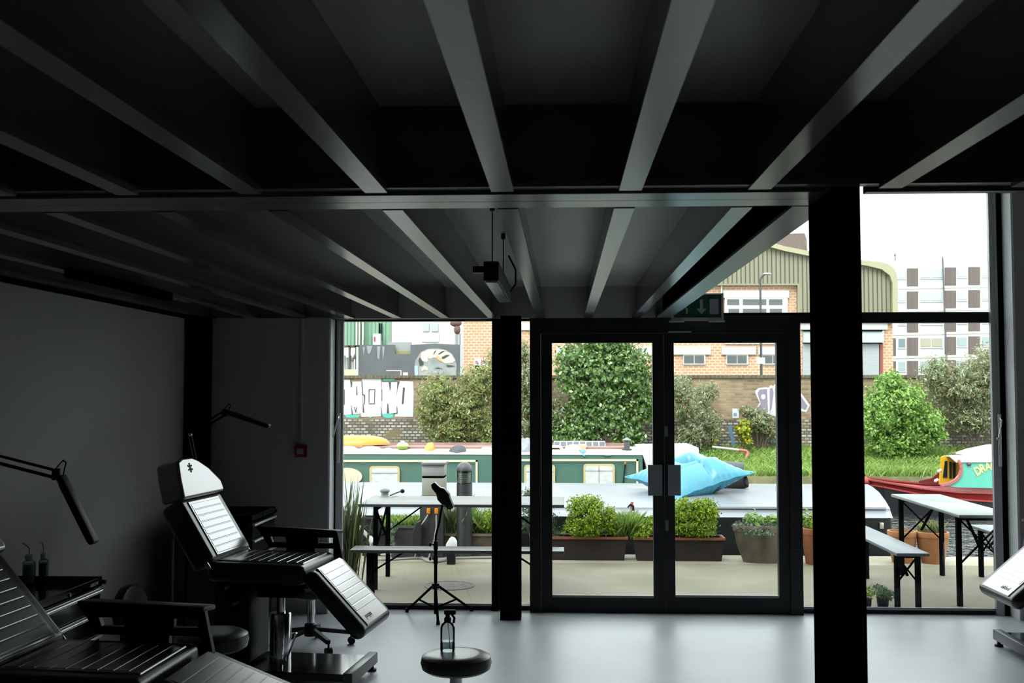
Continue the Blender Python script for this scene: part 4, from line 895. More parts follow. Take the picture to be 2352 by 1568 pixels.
# ------------------------------------------------------------------ green narrowboat
YG = 22.0
GRN = mat('narrowboat_green', (.050, .135, .098), .4, col2=(.060, .155, .112), scale=1.5); CRM = mat('cream_paint', (.80, .76, .50), .5)
CRW = mat('roof_cream', (.80, .74, .60), .6); RBR = mat('roof_red', (.30, .16, .13), .7, col2=(.36, .22, .20), scale=3)
o = thing('narrowboat', 'long green narrowboat with cream trim lying across the canal', 'boat', (-3, YG+1, -.6))
xg0, xg1 = -12.0, X(1476, YG); zg1 = Z(1044, YG, 1200); zg0 = -.45
MB().box(xg0, xg1+1.6, YG-.1, YG+2.1, -1.0, zg0+.02).build('hull', BHULL, o, smooth=0)
b = MB().prism([(xg0, YG, zg0), (xg0, YG+.08, zg1), (xg0, YG+1.92, zg1), (xg0, YG+2, zg0)], (xg1-xg0, 0, 0)); b.build('cabin', GRN, o, smooth=0)
b = MB(); xb = xg1+.02; rf = [(YG+.05, zg1), (YG+.3, zg1+.06), (YG+.32, zg1+.055)]
b.prism([(xg0, YG+.06, zg1), (xg0, YG+.10, zg1+.03), (xg0, YG+.55, zg1+.085), (xg0, YG+1.45, zg1+.10), (xg0, YG+1.94, zg1)], (xb-xg0, 0, 0)); lbl(b.build('roof', CRW, o, smooth=0), 'cream edged roof')
MB().box(xg0, xg1-.3, YG+.60, YG+1.40, zg1+.085, zg1+.125).build('roof_panel', RBR, o, smooth=0)
MB().box(xg0, xg1-.2, YG+1.6, YG+1.66, zg1+.10, zg1+.17).build('hand_rail', RBR, o, smooth=0)
def trimrect(u0, u1, v0, v1, th):
    P = []
    for (a_, b_, c_, d_) in ((u0, u1, v0, v0+th), (u0, u1, v1-th, v1), (u1-th, u1, v0, v1), (u0, u0+th, v0, v1)): P.append(rect(a_, c_, b_, d_))
    return P
ppoly('cream_lining', trimrect(500, 1097, 1056, 1129, 4.5)+trimrect(1160, 1466, 1054, 1129, 4.5)[0:1]+trimrect(1160, 1466, 1054, 1129, 4.5)[2:3]+[rect(1196, 1126, 1240, 1130)], YG, .006, CRM, o, dy=.004)
def ov(cu, cv, ru, rv, n=32): return [(cu+ru*math.cos(2*PI*i/n), cv+rv*math.sin(2*PI*i/n)) for i in range(n)]
ppoly('oval_panel', ov(797, 1094, 35, 20), YG, .006, CRM, o, dy=.004)
BRS = mat('brass_frame', (.62, .52, .25), .4); CUR = mat('white_curtain', (.75, .77, .74), .7, col2=(.55, .60, .58), scale=6, stretch=(1, 1, 3))
def rrect(u0, v0, u1, v1, r):
    out = []
    for cx_, cy_, a0 in ((u1-r, v0+r, -90), (u1-r, v1-r, 0), (u0+r, v1-r, 90), (u0+r, v0+r, 180)):
        for k in range(5): t = math.radians(a0+90*k/4); out.append((cx_+r*math.cos(t), cy_+r*math.sin(t)))
    return out
for (u0, v0, u1, v1, net) in ((849, 1070, 918, 1120, 0), (1204, 1067, 1275, 1118, 1), (1340, 1065, 1412, 1117, 1), (690, 1070, 760, 1120, 0)):
    f = ppoly('cabin_window', rrect(u0, v0, u1, v1, 7), YG, .02, BRS, o, dy=.002)
    ppoly('curtain', rrect(u0+5, v0+5, u1-5, v1-5, 5), YG, .004, CUR, f, dy=.022)
    ppoly('glazing_bar', [rect(u0+5, v0+15, u1-5, v0+17)]+([rect((u0+u1)/2-1, v0+5, (u0+u1)/2+1, v1-5)] if net else []), YG, .004, mat('bar_grey', (.35, .38, .35), .5), f, dy=.028)
ppoly('hanging_hook', [[(1435, 1062), (1439, 1062), (1436, 1085), (1432, 1120), (1429, 1120), (1432, 1085)]], YG, .02, BLKP, o, dy=.004)
MB().ball(at(1436, 1064, YG-.05), .025, .02, .03).build('hook_float', mat('rust_orange', (.45, .16, .04), .6), o)
# chimney, solar panel and loose things on its roof
def onroof(y): return zg1+.09
cx_ = X(1440, YG+.5, 1040); zc_ = zg1+.08; o = thing('chimney', 'black stove chimney with conical hat on the green narrowboat roof', 'chimney', (cx_, YG+.5, zc_))
ztop = Z(1012, YG+.5); MB().lathe([(.10, zc_-.01), (.11, zc_+.02), (.062, zc_+.03), (.058, ztop)], (cx_, YG+.5, 0), 20).build('flue', mat('flue_grey', (.07, .075, .08), .5), o)
MB().lathe([(.098, Z(1010, YG+.5)), (.0, Z(1004, YG+.5)+.01)], (cx_, YG+.5, 0), 20).tube((cx_, YG+.5, ztop-.02), (cx_, YG+.5, ztop+.06), .02).build('cowl', mat('cowl_grey', (.22, .25, .24), .5), o)
yS = YG+1.2; o = thing('solar_panel', 'tilted solar panel on a white frame on the green narrowboat roof', 'solar panel', (X(1331, yS), yS, zg1+.12))
a = at(1272, 1012, yS+.25); c = at(1391, 1026, yS-.1); P0, P1, P2, P3 = Vector((a.x, yS+.2, a.z)), Vector((c.x, yS+.2, a.z)), Vector((c.x, yS-.1, c.z)), Vector((a.x, yS-.1, c.z))
MB().prism([P0, P1, P2, P3], (0, .02, -.03)).build('panel_frame', mat('white_frame', (.75, .76, .76), .4), o, smooth=0)
b = MB()
for i in range(8):
    f0, f1 = (i+.08)/8, (i+.92)/8; dn = (P3-P0)
    b.prism([P0.lerp(P1, f0)+dn*.15, P0.lerp(P1, f1)+dn*.15, P0.lerp(P1, f1)+dn*.8, P0.lerp(P1, f0)+dn*.8], (0, -.012, .006))
b.build('solar_cells', mat('solar_cells', (.04, .045, .06), .3), o, smooth=0)
for u in (1276, 1362, 1388): MB().tube(Vector((X(u, yS), yS+.1, zg1+.10)), Vector((X(u, yS), yS+.1, Z(1020, yS))), .01).build('panel_leg', mat('white_frame', (.75, .76, .76), .4), o)
zr = lambda u, y: None
GR_ = 'loose belongings on the green narrowboat roof'
YK = YG+1.15; a = at(770, 1008, YK)
KAY = mat('kayak_yellow', (.80, .33, .03), .35); o = thing('upturned_kayak', 'yellow orange kayak upside down on the green narrowboat roof', 'kayak', at(785, 1020, YK)); V = []; F = []; m_ = 26; kk = 14
for i in range(m_+1):
    s = -1+2*i/m_; xx = X(650, YK)+(X(897, YK)-X(650, YK))*(s+1)/2; w_ = .36*(1-abs(s)**3.5)**.6+.01; hh = (.20*(1-abs(s)**5)**.7+.015); sheer = .03*s*s
    for j in range(kk+1):
        t = PI*j/kk; V.append((xx, YK-w_*math.cos(t), zg1+.13+sheer+hh*math.sin(t)**.8))
F = [(i*(kk+1)+j, i*(kk+1)+j+1, (i+1)*(kk+1)+j+1, (i+1)*(kk+1)+j) for i in range(m_) for j in range(kk)]
F += [(i*(kk+1), (i+1)*(kk+1), (i+1)*(kk+1)+kk, i*(kk+1)+kk) for i in range(m_)]
MB().add(V, F).build('kayak_hull', KAY, o); MB().box(X(700, YK), X(840, YK), YK-.38, YK-.36, zg1+.125, zg1+.14).build('gunwale', mat('kayak_rim', (.75, .25, .03), .4), o, smooth=0)
yb = YG+.5; xb_ = X(925, yb); o = thing('lime_barbecue', 'small round lime green barbecue on the narrowboat roof', 'barbecue', (xb_, yb, zg1+.09)); LIM = mat('lime_enamel', (.35, .60, .06), .3)
zl_ = Z(1025, yb); MB().lathe([(.06, zg1+.08), (.10, zl_-.05), (.13, zl_)], (xb_, yb, 0), 24).build('bowl', LIM, o)
MB().lathe([(.135, zl_), (.135, zl_+.015), (.09, zl_+.07), (0, zl_+.09)], (xb_, yb, 0), 24).build('lid', mat('lime_lid', (.55, .75, .30), .3), o); MB().lathe([(.04, zl_+.085), (.04, zl_+.11), (0, zl_+.115)], (xb_, yb, 0), 16).build('lid_knob', WHITEP, o)
zz0 = 1038
WS = mat('white_sack', (.78, .76, .72), .7)
sack('white_sack', 'white sack on the roof nearest the left window jamb', 'sack', 800, 1041, YG+.35, 46, 17, WS, 1, GR_)
sack('white_sack', 'larger white sack second from the left on the narrowboat roof', 'sack', 850, 1042, YG+.35, 56, 18, WS, 2, GR_)
sack('white_sack', 'small pale sack between the white sack and the lime barbecue', 'sack', 891, 1040, YG+.4, 24, 12, WS, 5, GR_)
sack('orange_bag', 'orange plastic bag on the narrowboat roof', 'bag', 988, 1038, YG+.5, 26, 22, mat('orange_bag', (.90, .42, .06), .4), 7, GR_, .4)
sack('dark_bag', 'dark grey bundle on the narrowboat roof above the bollard light', 'bag', 1052, 1044, YG+.3, 44, 22, mat('dark_cloth', (.08, .085, .095), .7), 9, GR_, .2)
sack('pale_sack', 'small peach coloured sack beside the slim column on the roof', 'sack', 1118, 1040, YG+.4, 32, 14, mat('peach_cloth', (.75, .52, .40), .7), 11, GR_, .4)
sack('silver_bag', 'large crumpled grey bag on the roof behind the column gap', 'bag', 1205, 1043, YG+.4, 50, 36, mat('silver_plastic', (.30, .32, .36), .35), 13, GR_, .5)
sack('wicker_sack', 'pale woven sack on the roof under the solar panel', 'sack', 1316, 1036, YG+.45, 40, 16, mat('pale_wicker', (.72, .62, .45), .7), 15, GR_, .2)
sack('blue_bag', 'small blue bag on the front edge of the narrowboat roof', 'bag', 1339, 1045, YG+.25, 18, 13, mat('blue_bag', (.10, .35, .62), .4), 17, GR_, .5)
sack('white_cloth', 'white folded cloth beside the blue bag on the roof', 'cloth', 1362, 1044, YG+.3, 26, 9, WS, 19, GR_, .3)
sack('green_tarpaulin', 'low dark green cover on the roof left of the chimney', 'cover', 1395, 1046, YG+.25, 36, 8, mat('green_tarp', (.05, .12, .10), .6), 21, GR_, .2)
b = MB(); Yw = YG+.5; pbox(b, 1328, 1346, 1020, 1040, Yw, Yw+.2); tag(b.build('cardboard_box', mat('cardboard', (.62, .46, .30), .7), bevel=.01), 'beige box on the roof below the solar panel', 'box', GR_)
o = thing('wooden_crate', 'pale wooden crate frame on the roof at the left door edge', 'crate', at(1275, 1040, Yw)); WD = mat('pale_wood', (.70, .45, .22), .6)
b = MB(); pbox(b, 1255, 1288, 1024, 1028, Yw, Yw+.3); b.build('top_slat', WS, o, smooth=0); b = MB(); pbox(b, 1255, 1292, 1034, 1039, Yw, Yw+.3); b.build('bottom_slat', WD, o, smooth=0)
b = MB().bar(at(1284, 1022, Yw), at(1297, 1039, Yw), .04, .06); b.build('side_slat', WS, o, smooth=0); b = MB(); pbox(b, 1262, 1268, 1028, 1034, Yw, Yw+.3); b.build('corner_post', WD, o, smooth=0)
# stern cover
o = thing('canvas_cover', 'white canvas cover over the stern of the green narrowboat', 'boat cover', (X(1540, YG+.5), YG+.8, -.4))
b = MB(); A_ = [at(u, v, YG+.05) for u, v in [(1471, 1029), (1605, 1027), (1608, 1080), (1600, 1140), (1492, 1140), (1484, 1070)]]
b.prism(A_, (0, 1.9, 0)); b.build('cover', mat('white_canvas', (.70, .70, .68), .8, col2=(.6, .6, .59), scale=2), o, bevel=.03)
MB().bar(at(1500, 1060, YG+.0), at(1604, 1042, YG+.0), .02, .02).build('fold', mat('canvas_fold', (.45, .45, .44), .8), o)

# ------------------------------------------------------------------ red and green boat
YR = 21.5; o = thing('red_narrowboat', 'narrowboat with red bow and turquoise cabin at the right', 'boat', (9, YR+1, -.6))
RED = mat('boat_red', (.22, .008, .007), .35); TUR = mat('boat_turquoise', (.12, .58, .44), .4); YEL = mat('boat_yellow', (.80, .50, .02), .4)
def pp(u, v, y): return at(u, v, y)
# bow hull: rows front (near) side, tip at the left
tip = at(1990, 1100, YR+1.0)
near = [at(2030, 1107, YR+.35), at(2120, 1122, YR+.03), at(2200, 1130, YR), at(2420, 1137, YR)]
nearb = [at(2030, 1118, YR+.40), at(2120, 1136, YR+.08), at(2200, 1146, YR+.03), at(2420, 1160, YR+.03)]
tipb = at(1996, 1112, YR+1.0)
far = [Vector((p_.x, 2*(YR+1.0)-p_.y, p_.z+.0)) for p_ in near]; farb = [Vector((p_.x, 2*(YR+1.0)-p_.y, p_.z)) for p_ in nearb]
def skin(ra, rb): 
    V = ra+rb; n_ = len(ra); return V, [(i, i+1, n_+i+1, n_+i) for i in range(n_-1)]
b = MB(); b.add(*skin([tip]+near, [tipb]+nearb)); b.add(*skin([tip]+far, [tipb]+farb)); b.build('gunwale', RED, o)
b = MB(); lo = lambda L_: [Vector((p_.x+.1, p_.y, -.95)) for p_ in L_]
b.add(*skin([tipb]+nearb, lo([tipb]+nearb))); b.add(*skin([tipb]+farb, lo([tipb]+farb))); b.build('hull', BHULL, o)
b = MB(); dk = [p_-Vector((0, 0, .04)) for p_ in [tip]+near]; dk2 = [p_-Vector((0, 0, .04)) for p_ in [tip]+far]; b.add(*skin(dk, dk2)); b.build('fore_deck', mat('deck_red', (.35, .03, .03), .6), o)
rl = MB()
for L_ in ([tip]+near, [tipb]+nearb, [tip]+far):
    for p_, q_ in zip(L_, L_[1:]): rl.bar(p_, q_, .05, .03)
lbl(rl.build('rubbing_strake', mat('strake_pink', (.40, .05, .05), .35), o), 'lighter red rail along the hull')
MB().ball(at(1992, 1106, YR+.95), .09, .08, .08).build('bow_fender', mat('deck_red', (.35, .03, .03), .6), o)
# bulwark sweep up to the cabin (dark red inside), cabin side with curved front edge
cab = [(2160, 1114), (2180, 1111), (2195, 1104), (2206, 1092), (2210, 1078), (2208, 1066), (2202, 1058), (2430, 1058), (2430, 1124), (2200, 1119)]
YCb = YR+.12; MB().prism([at(u, v, YCb) for u, v in cab], (0, .03, 0)).build('cabin_side', TUR, o, smooth=0)
MB().prism([at(u, v, YCb+1.7) for u, v in cab], (0, .03, 0)).build('cabin_side', TUR, o, smooth=0)
edge = [(2160, 1114), (2180, 1110), (2194, 1103), (2204, 1092), (2208, 1078), (2206, 1066), (2200, 1056)]
b = MB()
for p_, q_ in zip(edge, edge[1:]): b.bar(at(*p_, YCb-.01), at(*q_, YCb-.01), .07, .05)
lbl(b.build('cabin_moulding', mat('strake_pink2', (.55, .14, .14), .35), o), 'curved red edge of the cabin side')
YD = YR+.9
MB().prism([at(u, v, YD) for u, v in [(2162, 1050), (2168, 1047), (2182, 1048), (2200, 1056), (2205, 1075), (2204, 1112), (2158, 1112)]], (0, .05, 0)).build('cabin_front', YEL, o, smooth=0)
ppoly('door_panes', [[(2170, 1058), (2175, 1058), (2175, 1096), (2165, 1096)], rect(2180, 1060, 2185, 1098), rect(2188, 1062, 2194, 1098)], YD, .02, mat('dark_glass', (.02, .02, .025), .15), o, dy=.004)
b = MB().prism([at(u, v, YR+1.75) for u, v in [(2164, 1047), (2168, 1060), (2160, 1082), (2140, 1098), (2112, 1104), (2112, 1110), (2165, 1114)]], (0, .04, 0)); b.build('bulwark', mat('boat_maroon', (.16, .012, .012), .5), o, smooth=0)
b = MB().prism([at(2196, 1058, YCb-.03), at(2430, 1058, YCb-.03), at(2430, 1045, YCb+.4), at(2180, 1045, YCb+.4)], (0, .0, -.03)); 
b.prism([at(2180, 1045, YCb+.4), at(2430, 1045, YCb+.4), at(2430, 1041, YR+1.3), at(2168, 1045, YR+1.3)], (0, 0, -.03)); b.build('cabin_roof', mat('roof_white', (.80, .76, .70), .5), o, smooth=0)
b = MB(); Yh = YR+.8; b.prism([at(u, v, Yh) for u, v in [(2216, 1041), (2240, 1033), (2290, 1023), (2430, 1018), (2430, 1045), (2216, 1045)]], (0, .5, 0)); lbl(b.build('roof_cover', mat('roof_white', (.80, .76, .70), .5), o, smooth=0), 'raised white cover on the roof')
b = MB(); pbox(b, 2188, 2430, 1038, 1042, YR+1.5, YR+1.55); b.build('hand_rail', RBR, o, smooth=0)
MB().ball(at(2226, 1066, YCb-.03), .045, .03, .03).build('cabin_light', mat('dark_fitting', (.12, .03, .04), .3), o)
GOLD = mat('gold_lettering', (.85, .80, .30), .5)
for ch, u, v, ang in (('D', 2246, 1082, 28), ('R', 2257, 1076, 22), ('A', 2269, 1071.5, 16), ('G', 2282, 1068.5, 10)):
    p_ = at(u, v, YCb-.01); text(ch, .17, Matrix.Translation(p_) @ Matrix.Rotation(math.radians(-ang), 4, 'Y') @ Matrix.Rotation(PI/2, 4, 'X') @ Matrix.Scale(1.35, 4, (0, 1, 0)), GOLD, 'painted_letter', o, extrude=.003, bold=.006)
ppoly('painted_flourish', [[(2278, 1084), (2287, 1087), (2287, 1093), (2284, 1092)]], YCb, .006, GOLD, o, dy=.004)
for u, v in ((2149, 1104), (2153, 1102), (2156, 1082), (2160, 1080)): MB().ball(at(u, v, YR+.6), .035, .03, .035, 12, 8).build('deck_ornament', mat('white_ornament', (.7, .68, .66), .5), o)

# ------------------------------------------------------------------ far bank
GB_ = mat('bank_soil', (.08, .10, .035), .9, col2=(.14, .18, .05), scale=2)
struct(MB().prism([(-40, 25, -1.2), (-40, 25, -.12), (-40, 26.2, -.12), (-40, 28.0, .10), (-40, 29.0, .30), (-40, 29.3, .32), (-40, 60, .32), (-40, 60, -1.2)], (85, 0, 0)).build('far_bank', GB_, smooth=0))
struct(MB().box(-40, 45, 24.9, 25.25, -1.2, -.10).build('bank_kerb', mat('bank_kerb', (.20, .20, .08), .8, col2=(.34, .30, .17), scale=4), smooth=0))
YWL = 29.0; xw0, xw1 = -20, 24
WZ1 = Z(868, YWL, 1700); WZm = Z(962, YWL, 900)
o = thing('canal_wall', 'old brown brick wall with graffiti along the far towpath', 'wall', (0, YWL, 0))
MB().box(xw0, xw1, YWL, YWL+.4, WZm, WZ1).build('upper_brickwork', brick_mat('old_brick', (.20, .13, .08), (.42, .30, .18), (.30, .24, .16), bw=.22, bh=.07, patch=(.60, .45, .26), pscale=.8, ppos=(.50, .80)), o, smooth=0)
MB().box(xw0, xw1, YWL-.12, YWL+.4, 0, WZm).build('lower_stonework', brick_mat('white_stone', (.62, .60, .55), (.16, .13, .09), (.12, .10, .07), bw=.15, bh=.08, ms=.018, patch=(.24, .18, .10), pscale=1.6, ppos=(.52, .66)), o, smooth=0)
MB().box(xw0, xw1, YWL-.06, YWL+.45, WZ1, WZ1+.08).build('coping', brick_mat('coping_brick', (.10, .08, .05), (.16, .13, .08), (.2, .18, .12), bw=.11, bh=.3), o, smooth=0)
GW = mat('graffiti_white', (.80, .80, .82), .7, col2=(.70, .70, .74), scale=3); GBK = mat('graffiti_black', (.06, .06, .065), .7); GTQ = mat('graffiti_turquoise', (.10, .55, .46), .7)
def cr(L_): return [(780+x_/6.817, 740+y_/6.817) for x_, y_ in L_]
ppoly('graffiti_block_letters', [cr([(-60, 900), (160, 895), (190, 1010), (200, 1440), (60, 1450), (-60, 1450)]), cr([(195, 930), (340, 925), (350, 1120), (375, 1420), (200, 1440), (190, 1000)]),
    cr([(352, 880), (650, 880), (660, 1230), (660, 1470), (340, 1480), (330, 1430), (390, 1420), (360, 1130)]), cr([(662, 935), (905, 935), (895, 1430), (665, 1430)]), cr([(945, 920), (1150, 925), (1160, 1100), (1150, 1480), (865, 1475), (870, 1430), (900, 1425), (900, 1050)])], YWL, .006, GW, o, dy=.002)
ppoly('graffiti_outlines', [cr(q_) for q_ in [[(262, 1000), (274, 1000), (280, 1140), (262, 1140)], [(165, 900), (200, 940), (190, 1020), (176, 1010)], [(345, 925), (356, 925), (366, 1120), (400, 1135), (395, 1290), (384, 1290), (378, 1150), (355, 1130)],
    [(455, 1045), (560, 1045), (552, 1280), (455, 1280), (455, 1268), (540, 1268), (546, 1058), (468, 1058), (466, 1250), (455, 1260)], [(768, 935), (806, 935), (796, 1065), (786, 1060)], [(660, 1050), (668, 1050), (668, 1220), (656, 1230)],
    [(992, 1020), (1022, 1020), (1000, 1280), (975, 1275)], [(905, 930), (940, 930), (905, 1050), (892, 1160)], [(750, 1270), (762, 1270), (775, 1425), (738, 1425)], [(893, 1320), (902, 1320), (910, 1430), (780, 1430), (893, 1415)], [(362, 1270), (370, 1270), (384, 1410), (362, 1410)], [(55, 1050), (80, 1050), (80, 1290), (66, 1290)], [(180, 1300), (190, 1440), (210, 1440), (184, 1290)], [(225, 1325), (240, 1325), (252, 1380), (262, 1320), (270, 1322), (260, 1415), (250, 1415)], [(645, 1330), (652, 1330), (664, 1475), (652, 1475)]]], YWL, .006, GBK, o, dy=.010)
ppoly('graffiti_drips', [cr([(80, 1450), (320, 1445), (300, 1490), (110, 1495)]), cr([(665, 1430), (850, 1430), (840, 1485), (760, 1505), (680, 1480)]), cr([(680, 880), (880, 880), (850, 910), (690, 915)]), cr([(440, 1478), (520, 1478), (480, 1500)])], YWL, .006, GTQ, o, dy=.004)
GP_ = mat('graffiti_purple', (.28, .24, .33), .7)
tg = [[(1728, 950), (1745, 925), (1735, 903), (1735, 897), (1742, 891), (1758, 889), (1766, 890), (1770, 884), (1776, 887), (1779, 882), (1800, 886), (1838, 900), (1860, 930), (1852, 946), (1820, 940), (1780, 958), (1766, 950)]]
ppoly('graffiti_tag_outline', tg, YWL, .006, GW, o, dy=.002)
ppoly('graffiti_tag_fill', [[(1722+10, 948), (1747, 927), (1740, 903), (1745, 894), (1762, 893), (1762, 900), (1764, 946)], [(1768, 892), (1774, 890), (1777, 900), (1772, 940), (1768, 945)], [(1780, 892), (1800, 890), (1836, 904), (1855, 932), (1850, 941), (1822, 930), (1782, 945)]], YWL, .006, GP_, o, dy=.010)
ppoly('graffiti_eye', [ov(1753, 911, 5, 6)], YWL, .006, GW, o, dy=.018)
ppoly('pasted_poster', [rect(1682, 938, 1697, 960)], YWL, .01, mat('poster_white', (.75, .77, .8), .6), o, dy=.002); ppoly('poster_print', [rect(1685, 948, 1692, 955)], YWL, .004, mat('poster_blue', (.15, .40, .6), .6), o, dy=.014)
ppoly('blue_spray_mark', [[(1672, 980), (1680, 975), (1690, 1030), (1700, 1035), (1684, 1036)], [(1766, 1000), (1778, 992), (1784, 1010), (1770, 1018)]], YWL-.12, .006, mat('spray_blue', (.14, .30, .45), .7), o, dy=.002)

# grass on the bank
def scatter(n, x0, x1, y0, y1):
    xs = RNG.uniform(x0, x1, n); ys = RNG.uniform(y0, y1, n)
    zs = np.interp(ys, [25, 26.2, 28, 29], [-.12, -.12, .10, .30]); return np.stack([xs, ys, zs], 1)
o = thing('bank_grass', 'long bright grass covering the far canal bank', 'grass', (5, 27, -.1)); o['kind'] = 'stuff'
blades('grass_blades', o, np.vstack([scatter(32000, 3.0, 14, 24.95, 28.75), scatter(3500, -9, 3, 27.5, 28.75)]), .24, .020, GRS, .35)
NET = leafm('nettle_leaves', [(.12, .28, .04), (.26, .48, .08), (.42, .62, .18)])
shrub('bank_nettles', 'low broad leaved weeds on the bank behind the canvas cover', 'plant', [(1640, 1050, 30, 18), (1610, 1055, 20, 16), (1670, 1052, 22, 14)], 28.0, 1500, .12, NET, stem=False)
shrub('bank_nettles', 'dense green weeds at the foot of the big round bush', 'plant', [(2040, 1070, 60, 26), (2110, 1074, 50, 22), (2160, 1062, 20, 20), (1990, 1075, 40, 22)], 27.4, 3500, .12, NET, stem=False)
BUD = leafm('buddleia_leaves', [(.14, .22, .09), (.38, .48, .26), (.78, .84, .60), (.20, .28, .14), (.52, .28, .13), (.28, .42, .17), (.52, .62, .34)])
BUD2 = leafm('olive_leaves', [(.14, .22, .05), (.42, .52, .16), (.82, .88, .52), (.20, .30, .08), (.52, .28, .11), (.28, .44, .11), (.58, .68, .28)])
MAP = leafm('maple_leaves', [(.04, .10, .02), (.10, .22, .04), (.62, .80, .44), (.08, .18, .03), (.26, .46, .10), (.12, .26, .04)], .28)  # shaded greens and a highlight tone are painted into the random palette
LIME = leafm('lime_leaves', [(.10, .26, .03), (.34, .60, .10), (.62, .86, .28), (.15, .34, .05), (.42, .70, .15)])
GRP = 'shrubs growing out of the canal wall'
def bush(label, L, Y, n, size, mt, asp=3., **k): return shrub('wall_bush', label, 'bush', L, Y, n, size, mt, group=GRP, aspect=asp, base=.15, **k)
bush('large olive green bush left of the slim column', [(1070, 940, 75, 60), (1010, 905, 55, 55), (1100, 880, 50, 55), (1040, 990, 80, 35), (985, 950, 35, 35), (1130, 990, 50, 40), (1150, 840, 40, 60)], 27.8, 28500, .095, BUD2, 3.6, shell=.7)
bush('tall grey green bush between the slim column and the left door', [(1210, 880, 45, 90), (1240, 960, 55, 60), (1195, 810, 25, 40), (1285, 960, 30, 60)], 27.9, 13300, .095, BUD, 3.6, shell=.7)
bush('grey green bush with rusty seed heads behind the door meeting stiles', [(1590, 930, 60, 60), (1555, 890, 40, 40), (1600, 985, 50, 50), (1630, 900, 26, 30), (1640, 975, 24, 40), (1575, 1020, 50, 30)], 28.0, 16150, .088, BUD, 4., shell=.7)
bush('small grey bush growing over the purple graffiti', [(1745, 965, 38, 32), (1770, 985, 26, 32), (1715, 945, 20, 16)], 28.4, 5320, .080, BUD, 3.2, shell=.7)
bush('big rounded bright green bush right of the large column', [(2060, 935, 85, 75), (2010, 960, 60, 70), (2120, 980, 60, 55), (2040, 880, 40, 35), (2060, 1020, 80, 40)], 27.4, 22800, .088, LIME, 2., shell=.6)
bush('tall olive bush with rusty seed heads at the right window edge', [(2200, 890, 85, 70), (2270, 860, 70, 80), (2150, 860, 45, 50), (2230, 960, 70, 40), (2330, 900, 60, 100)], 28.0, 24700, .095, BUD, 3.6, shell=.7)
o = thing('broadleaf_tree', 'leafy bright green tree filling the left door leaf', 'tree', (X(1385, 27.6), 27.6, .1))
bl = pblobs([(1380, 880, 110, 90), (1330, 840, 70, 70), (1450, 850, 60, 75), (1390, 810, 80, 50), (1380, 960, 110, 60), (1310, 1000, 80, 40), (1440, 1000, 50, 50), (1480, 930, 40, 50), (1400, 770, 60, 50)], 27.6)
leaf_mesh('foliage', o, bl, 32000, .10, MAP, 1.7, shell=.7, droop=.6); stems(o, (X(1405, 27.6), 27.6, .05), bl, 14, .09, BARK, 'trunk')
YF_ = leafm('yellow_flowers', [(.75, .62, .01), (.85, .75, .05), (.20, .35, .05), (.30, .40, .05)], .2)
FLG = 'yellow wallflowers on the canal wall'
shrub('wallflowers', 'large clump of yellow flowers below the poster on the wall', 'flowers', [(1708, 985, 20, 24), (1715, 1010, 16, 12)], 28.2, 700, .09, YF_, stem=False, aspect=1.5, group=FLG)
shrub('wallflowers', 'lower small clump of yellow flowers left of the large clump', 'flowers', [(1640, 1010, 9, 14)], 28.2, 160, .08, YF_, stem=False, aspect=1.5, group=FLG)
shrub('wallflowers', 'upper small clump of yellow flowers in the rusty bush', 'flowers', [(1638, 980, 9, 8)], 28.0, 100, .08, YF_, stem=False, aspect=1.5, group=FLG)
o = thing('barrier_pole', 'pale pole with red bent end leaning over the bank', 'pole', at(1710, 1035, 27.3))
MB().tube(at(1636, 1026, 27.4), at(1697, 1033, 27.4), .03, 8).build('pale_tube', mat('pole_pale', (.6, .55, .52), .5), o); MB().pipe([at(1697, 1033, 27.4), at(1714, 1035, 27.4), at(1718, 1040, 27.4), at(1706, 1068, 27.0), at(1702, 1078, 27.0)], .035, 8).build('red_end', mat('pole_red', (.62, .16, .15), .5), o)
# ================================================================== buildings beyond
YBk = 46.0
BRK = brick_mat('orange_brick', (.60, .30, .17), (.68, .36, .21), (.85, .66, .48), bw=.23, bh=.12, ms=.022, patch=(.66, .40, .26), pscale=1.5, ppos=(.4, .9))
o = thing('brick_warehouse', 'orange brick warehouse with khaki metal upper storey', 'building', (8, YBk, 0))
x0 = X(1064, YBk, 800); x1 = X(2051, YBk, 800); zb_ = 0
MB().box(x0, x1, YBk, YBk+14, zb_, Z(650, YBk, 1700)).build('brick_walls', BRK, o, smooth=0)
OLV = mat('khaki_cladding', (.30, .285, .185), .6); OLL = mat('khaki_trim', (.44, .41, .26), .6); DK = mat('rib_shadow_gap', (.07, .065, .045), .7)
clad = [(1560, 650), (1560, 560), (1700, 545), (1760, 560), (1800, 572), (1900, 592), (1990, 607), (2020, 612), (2040, 622), (2050, 640), (2052, 740), (1832, 740), (1832, 655), (1560, 655)]
MB().prism([at(u, v, YBk-.25) for u, v in clad], (0, 12, 0)).build('metal_cladding', OLV, o, smooth=0)
tr_ = [(1560, 548), (1700, 533), (1762, 556), (1800, 567), (1900, 587), (1990, 600), (2018, 603), (2034, 607), (2047, 615), (2055, 628), (2058, 645), (2059, 742)]
tin = [(2046, 742), (2046, 652), (2040, 634), (2022, 620), (1990, 612), (1900, 598), (1800, 578), (1760, 567), (1700, 544), (1560, 559)]
b = MB().prism([at(u, v, YBk-.25) for u, v in tr_+tin], (0, -.25, 0))
lbl(b.build('roof_trim', OLL, o, smooth=0), 'paler curved eaves trim')
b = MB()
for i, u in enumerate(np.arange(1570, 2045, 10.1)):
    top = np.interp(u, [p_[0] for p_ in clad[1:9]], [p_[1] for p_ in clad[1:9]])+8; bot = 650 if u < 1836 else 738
    a = at(u, top, YBk-.26); c = at(u, bot, YBk-.26); b.box(a.x-.016, a.x+.016, YBk-.28, YBk-.25, c.z, a.z)
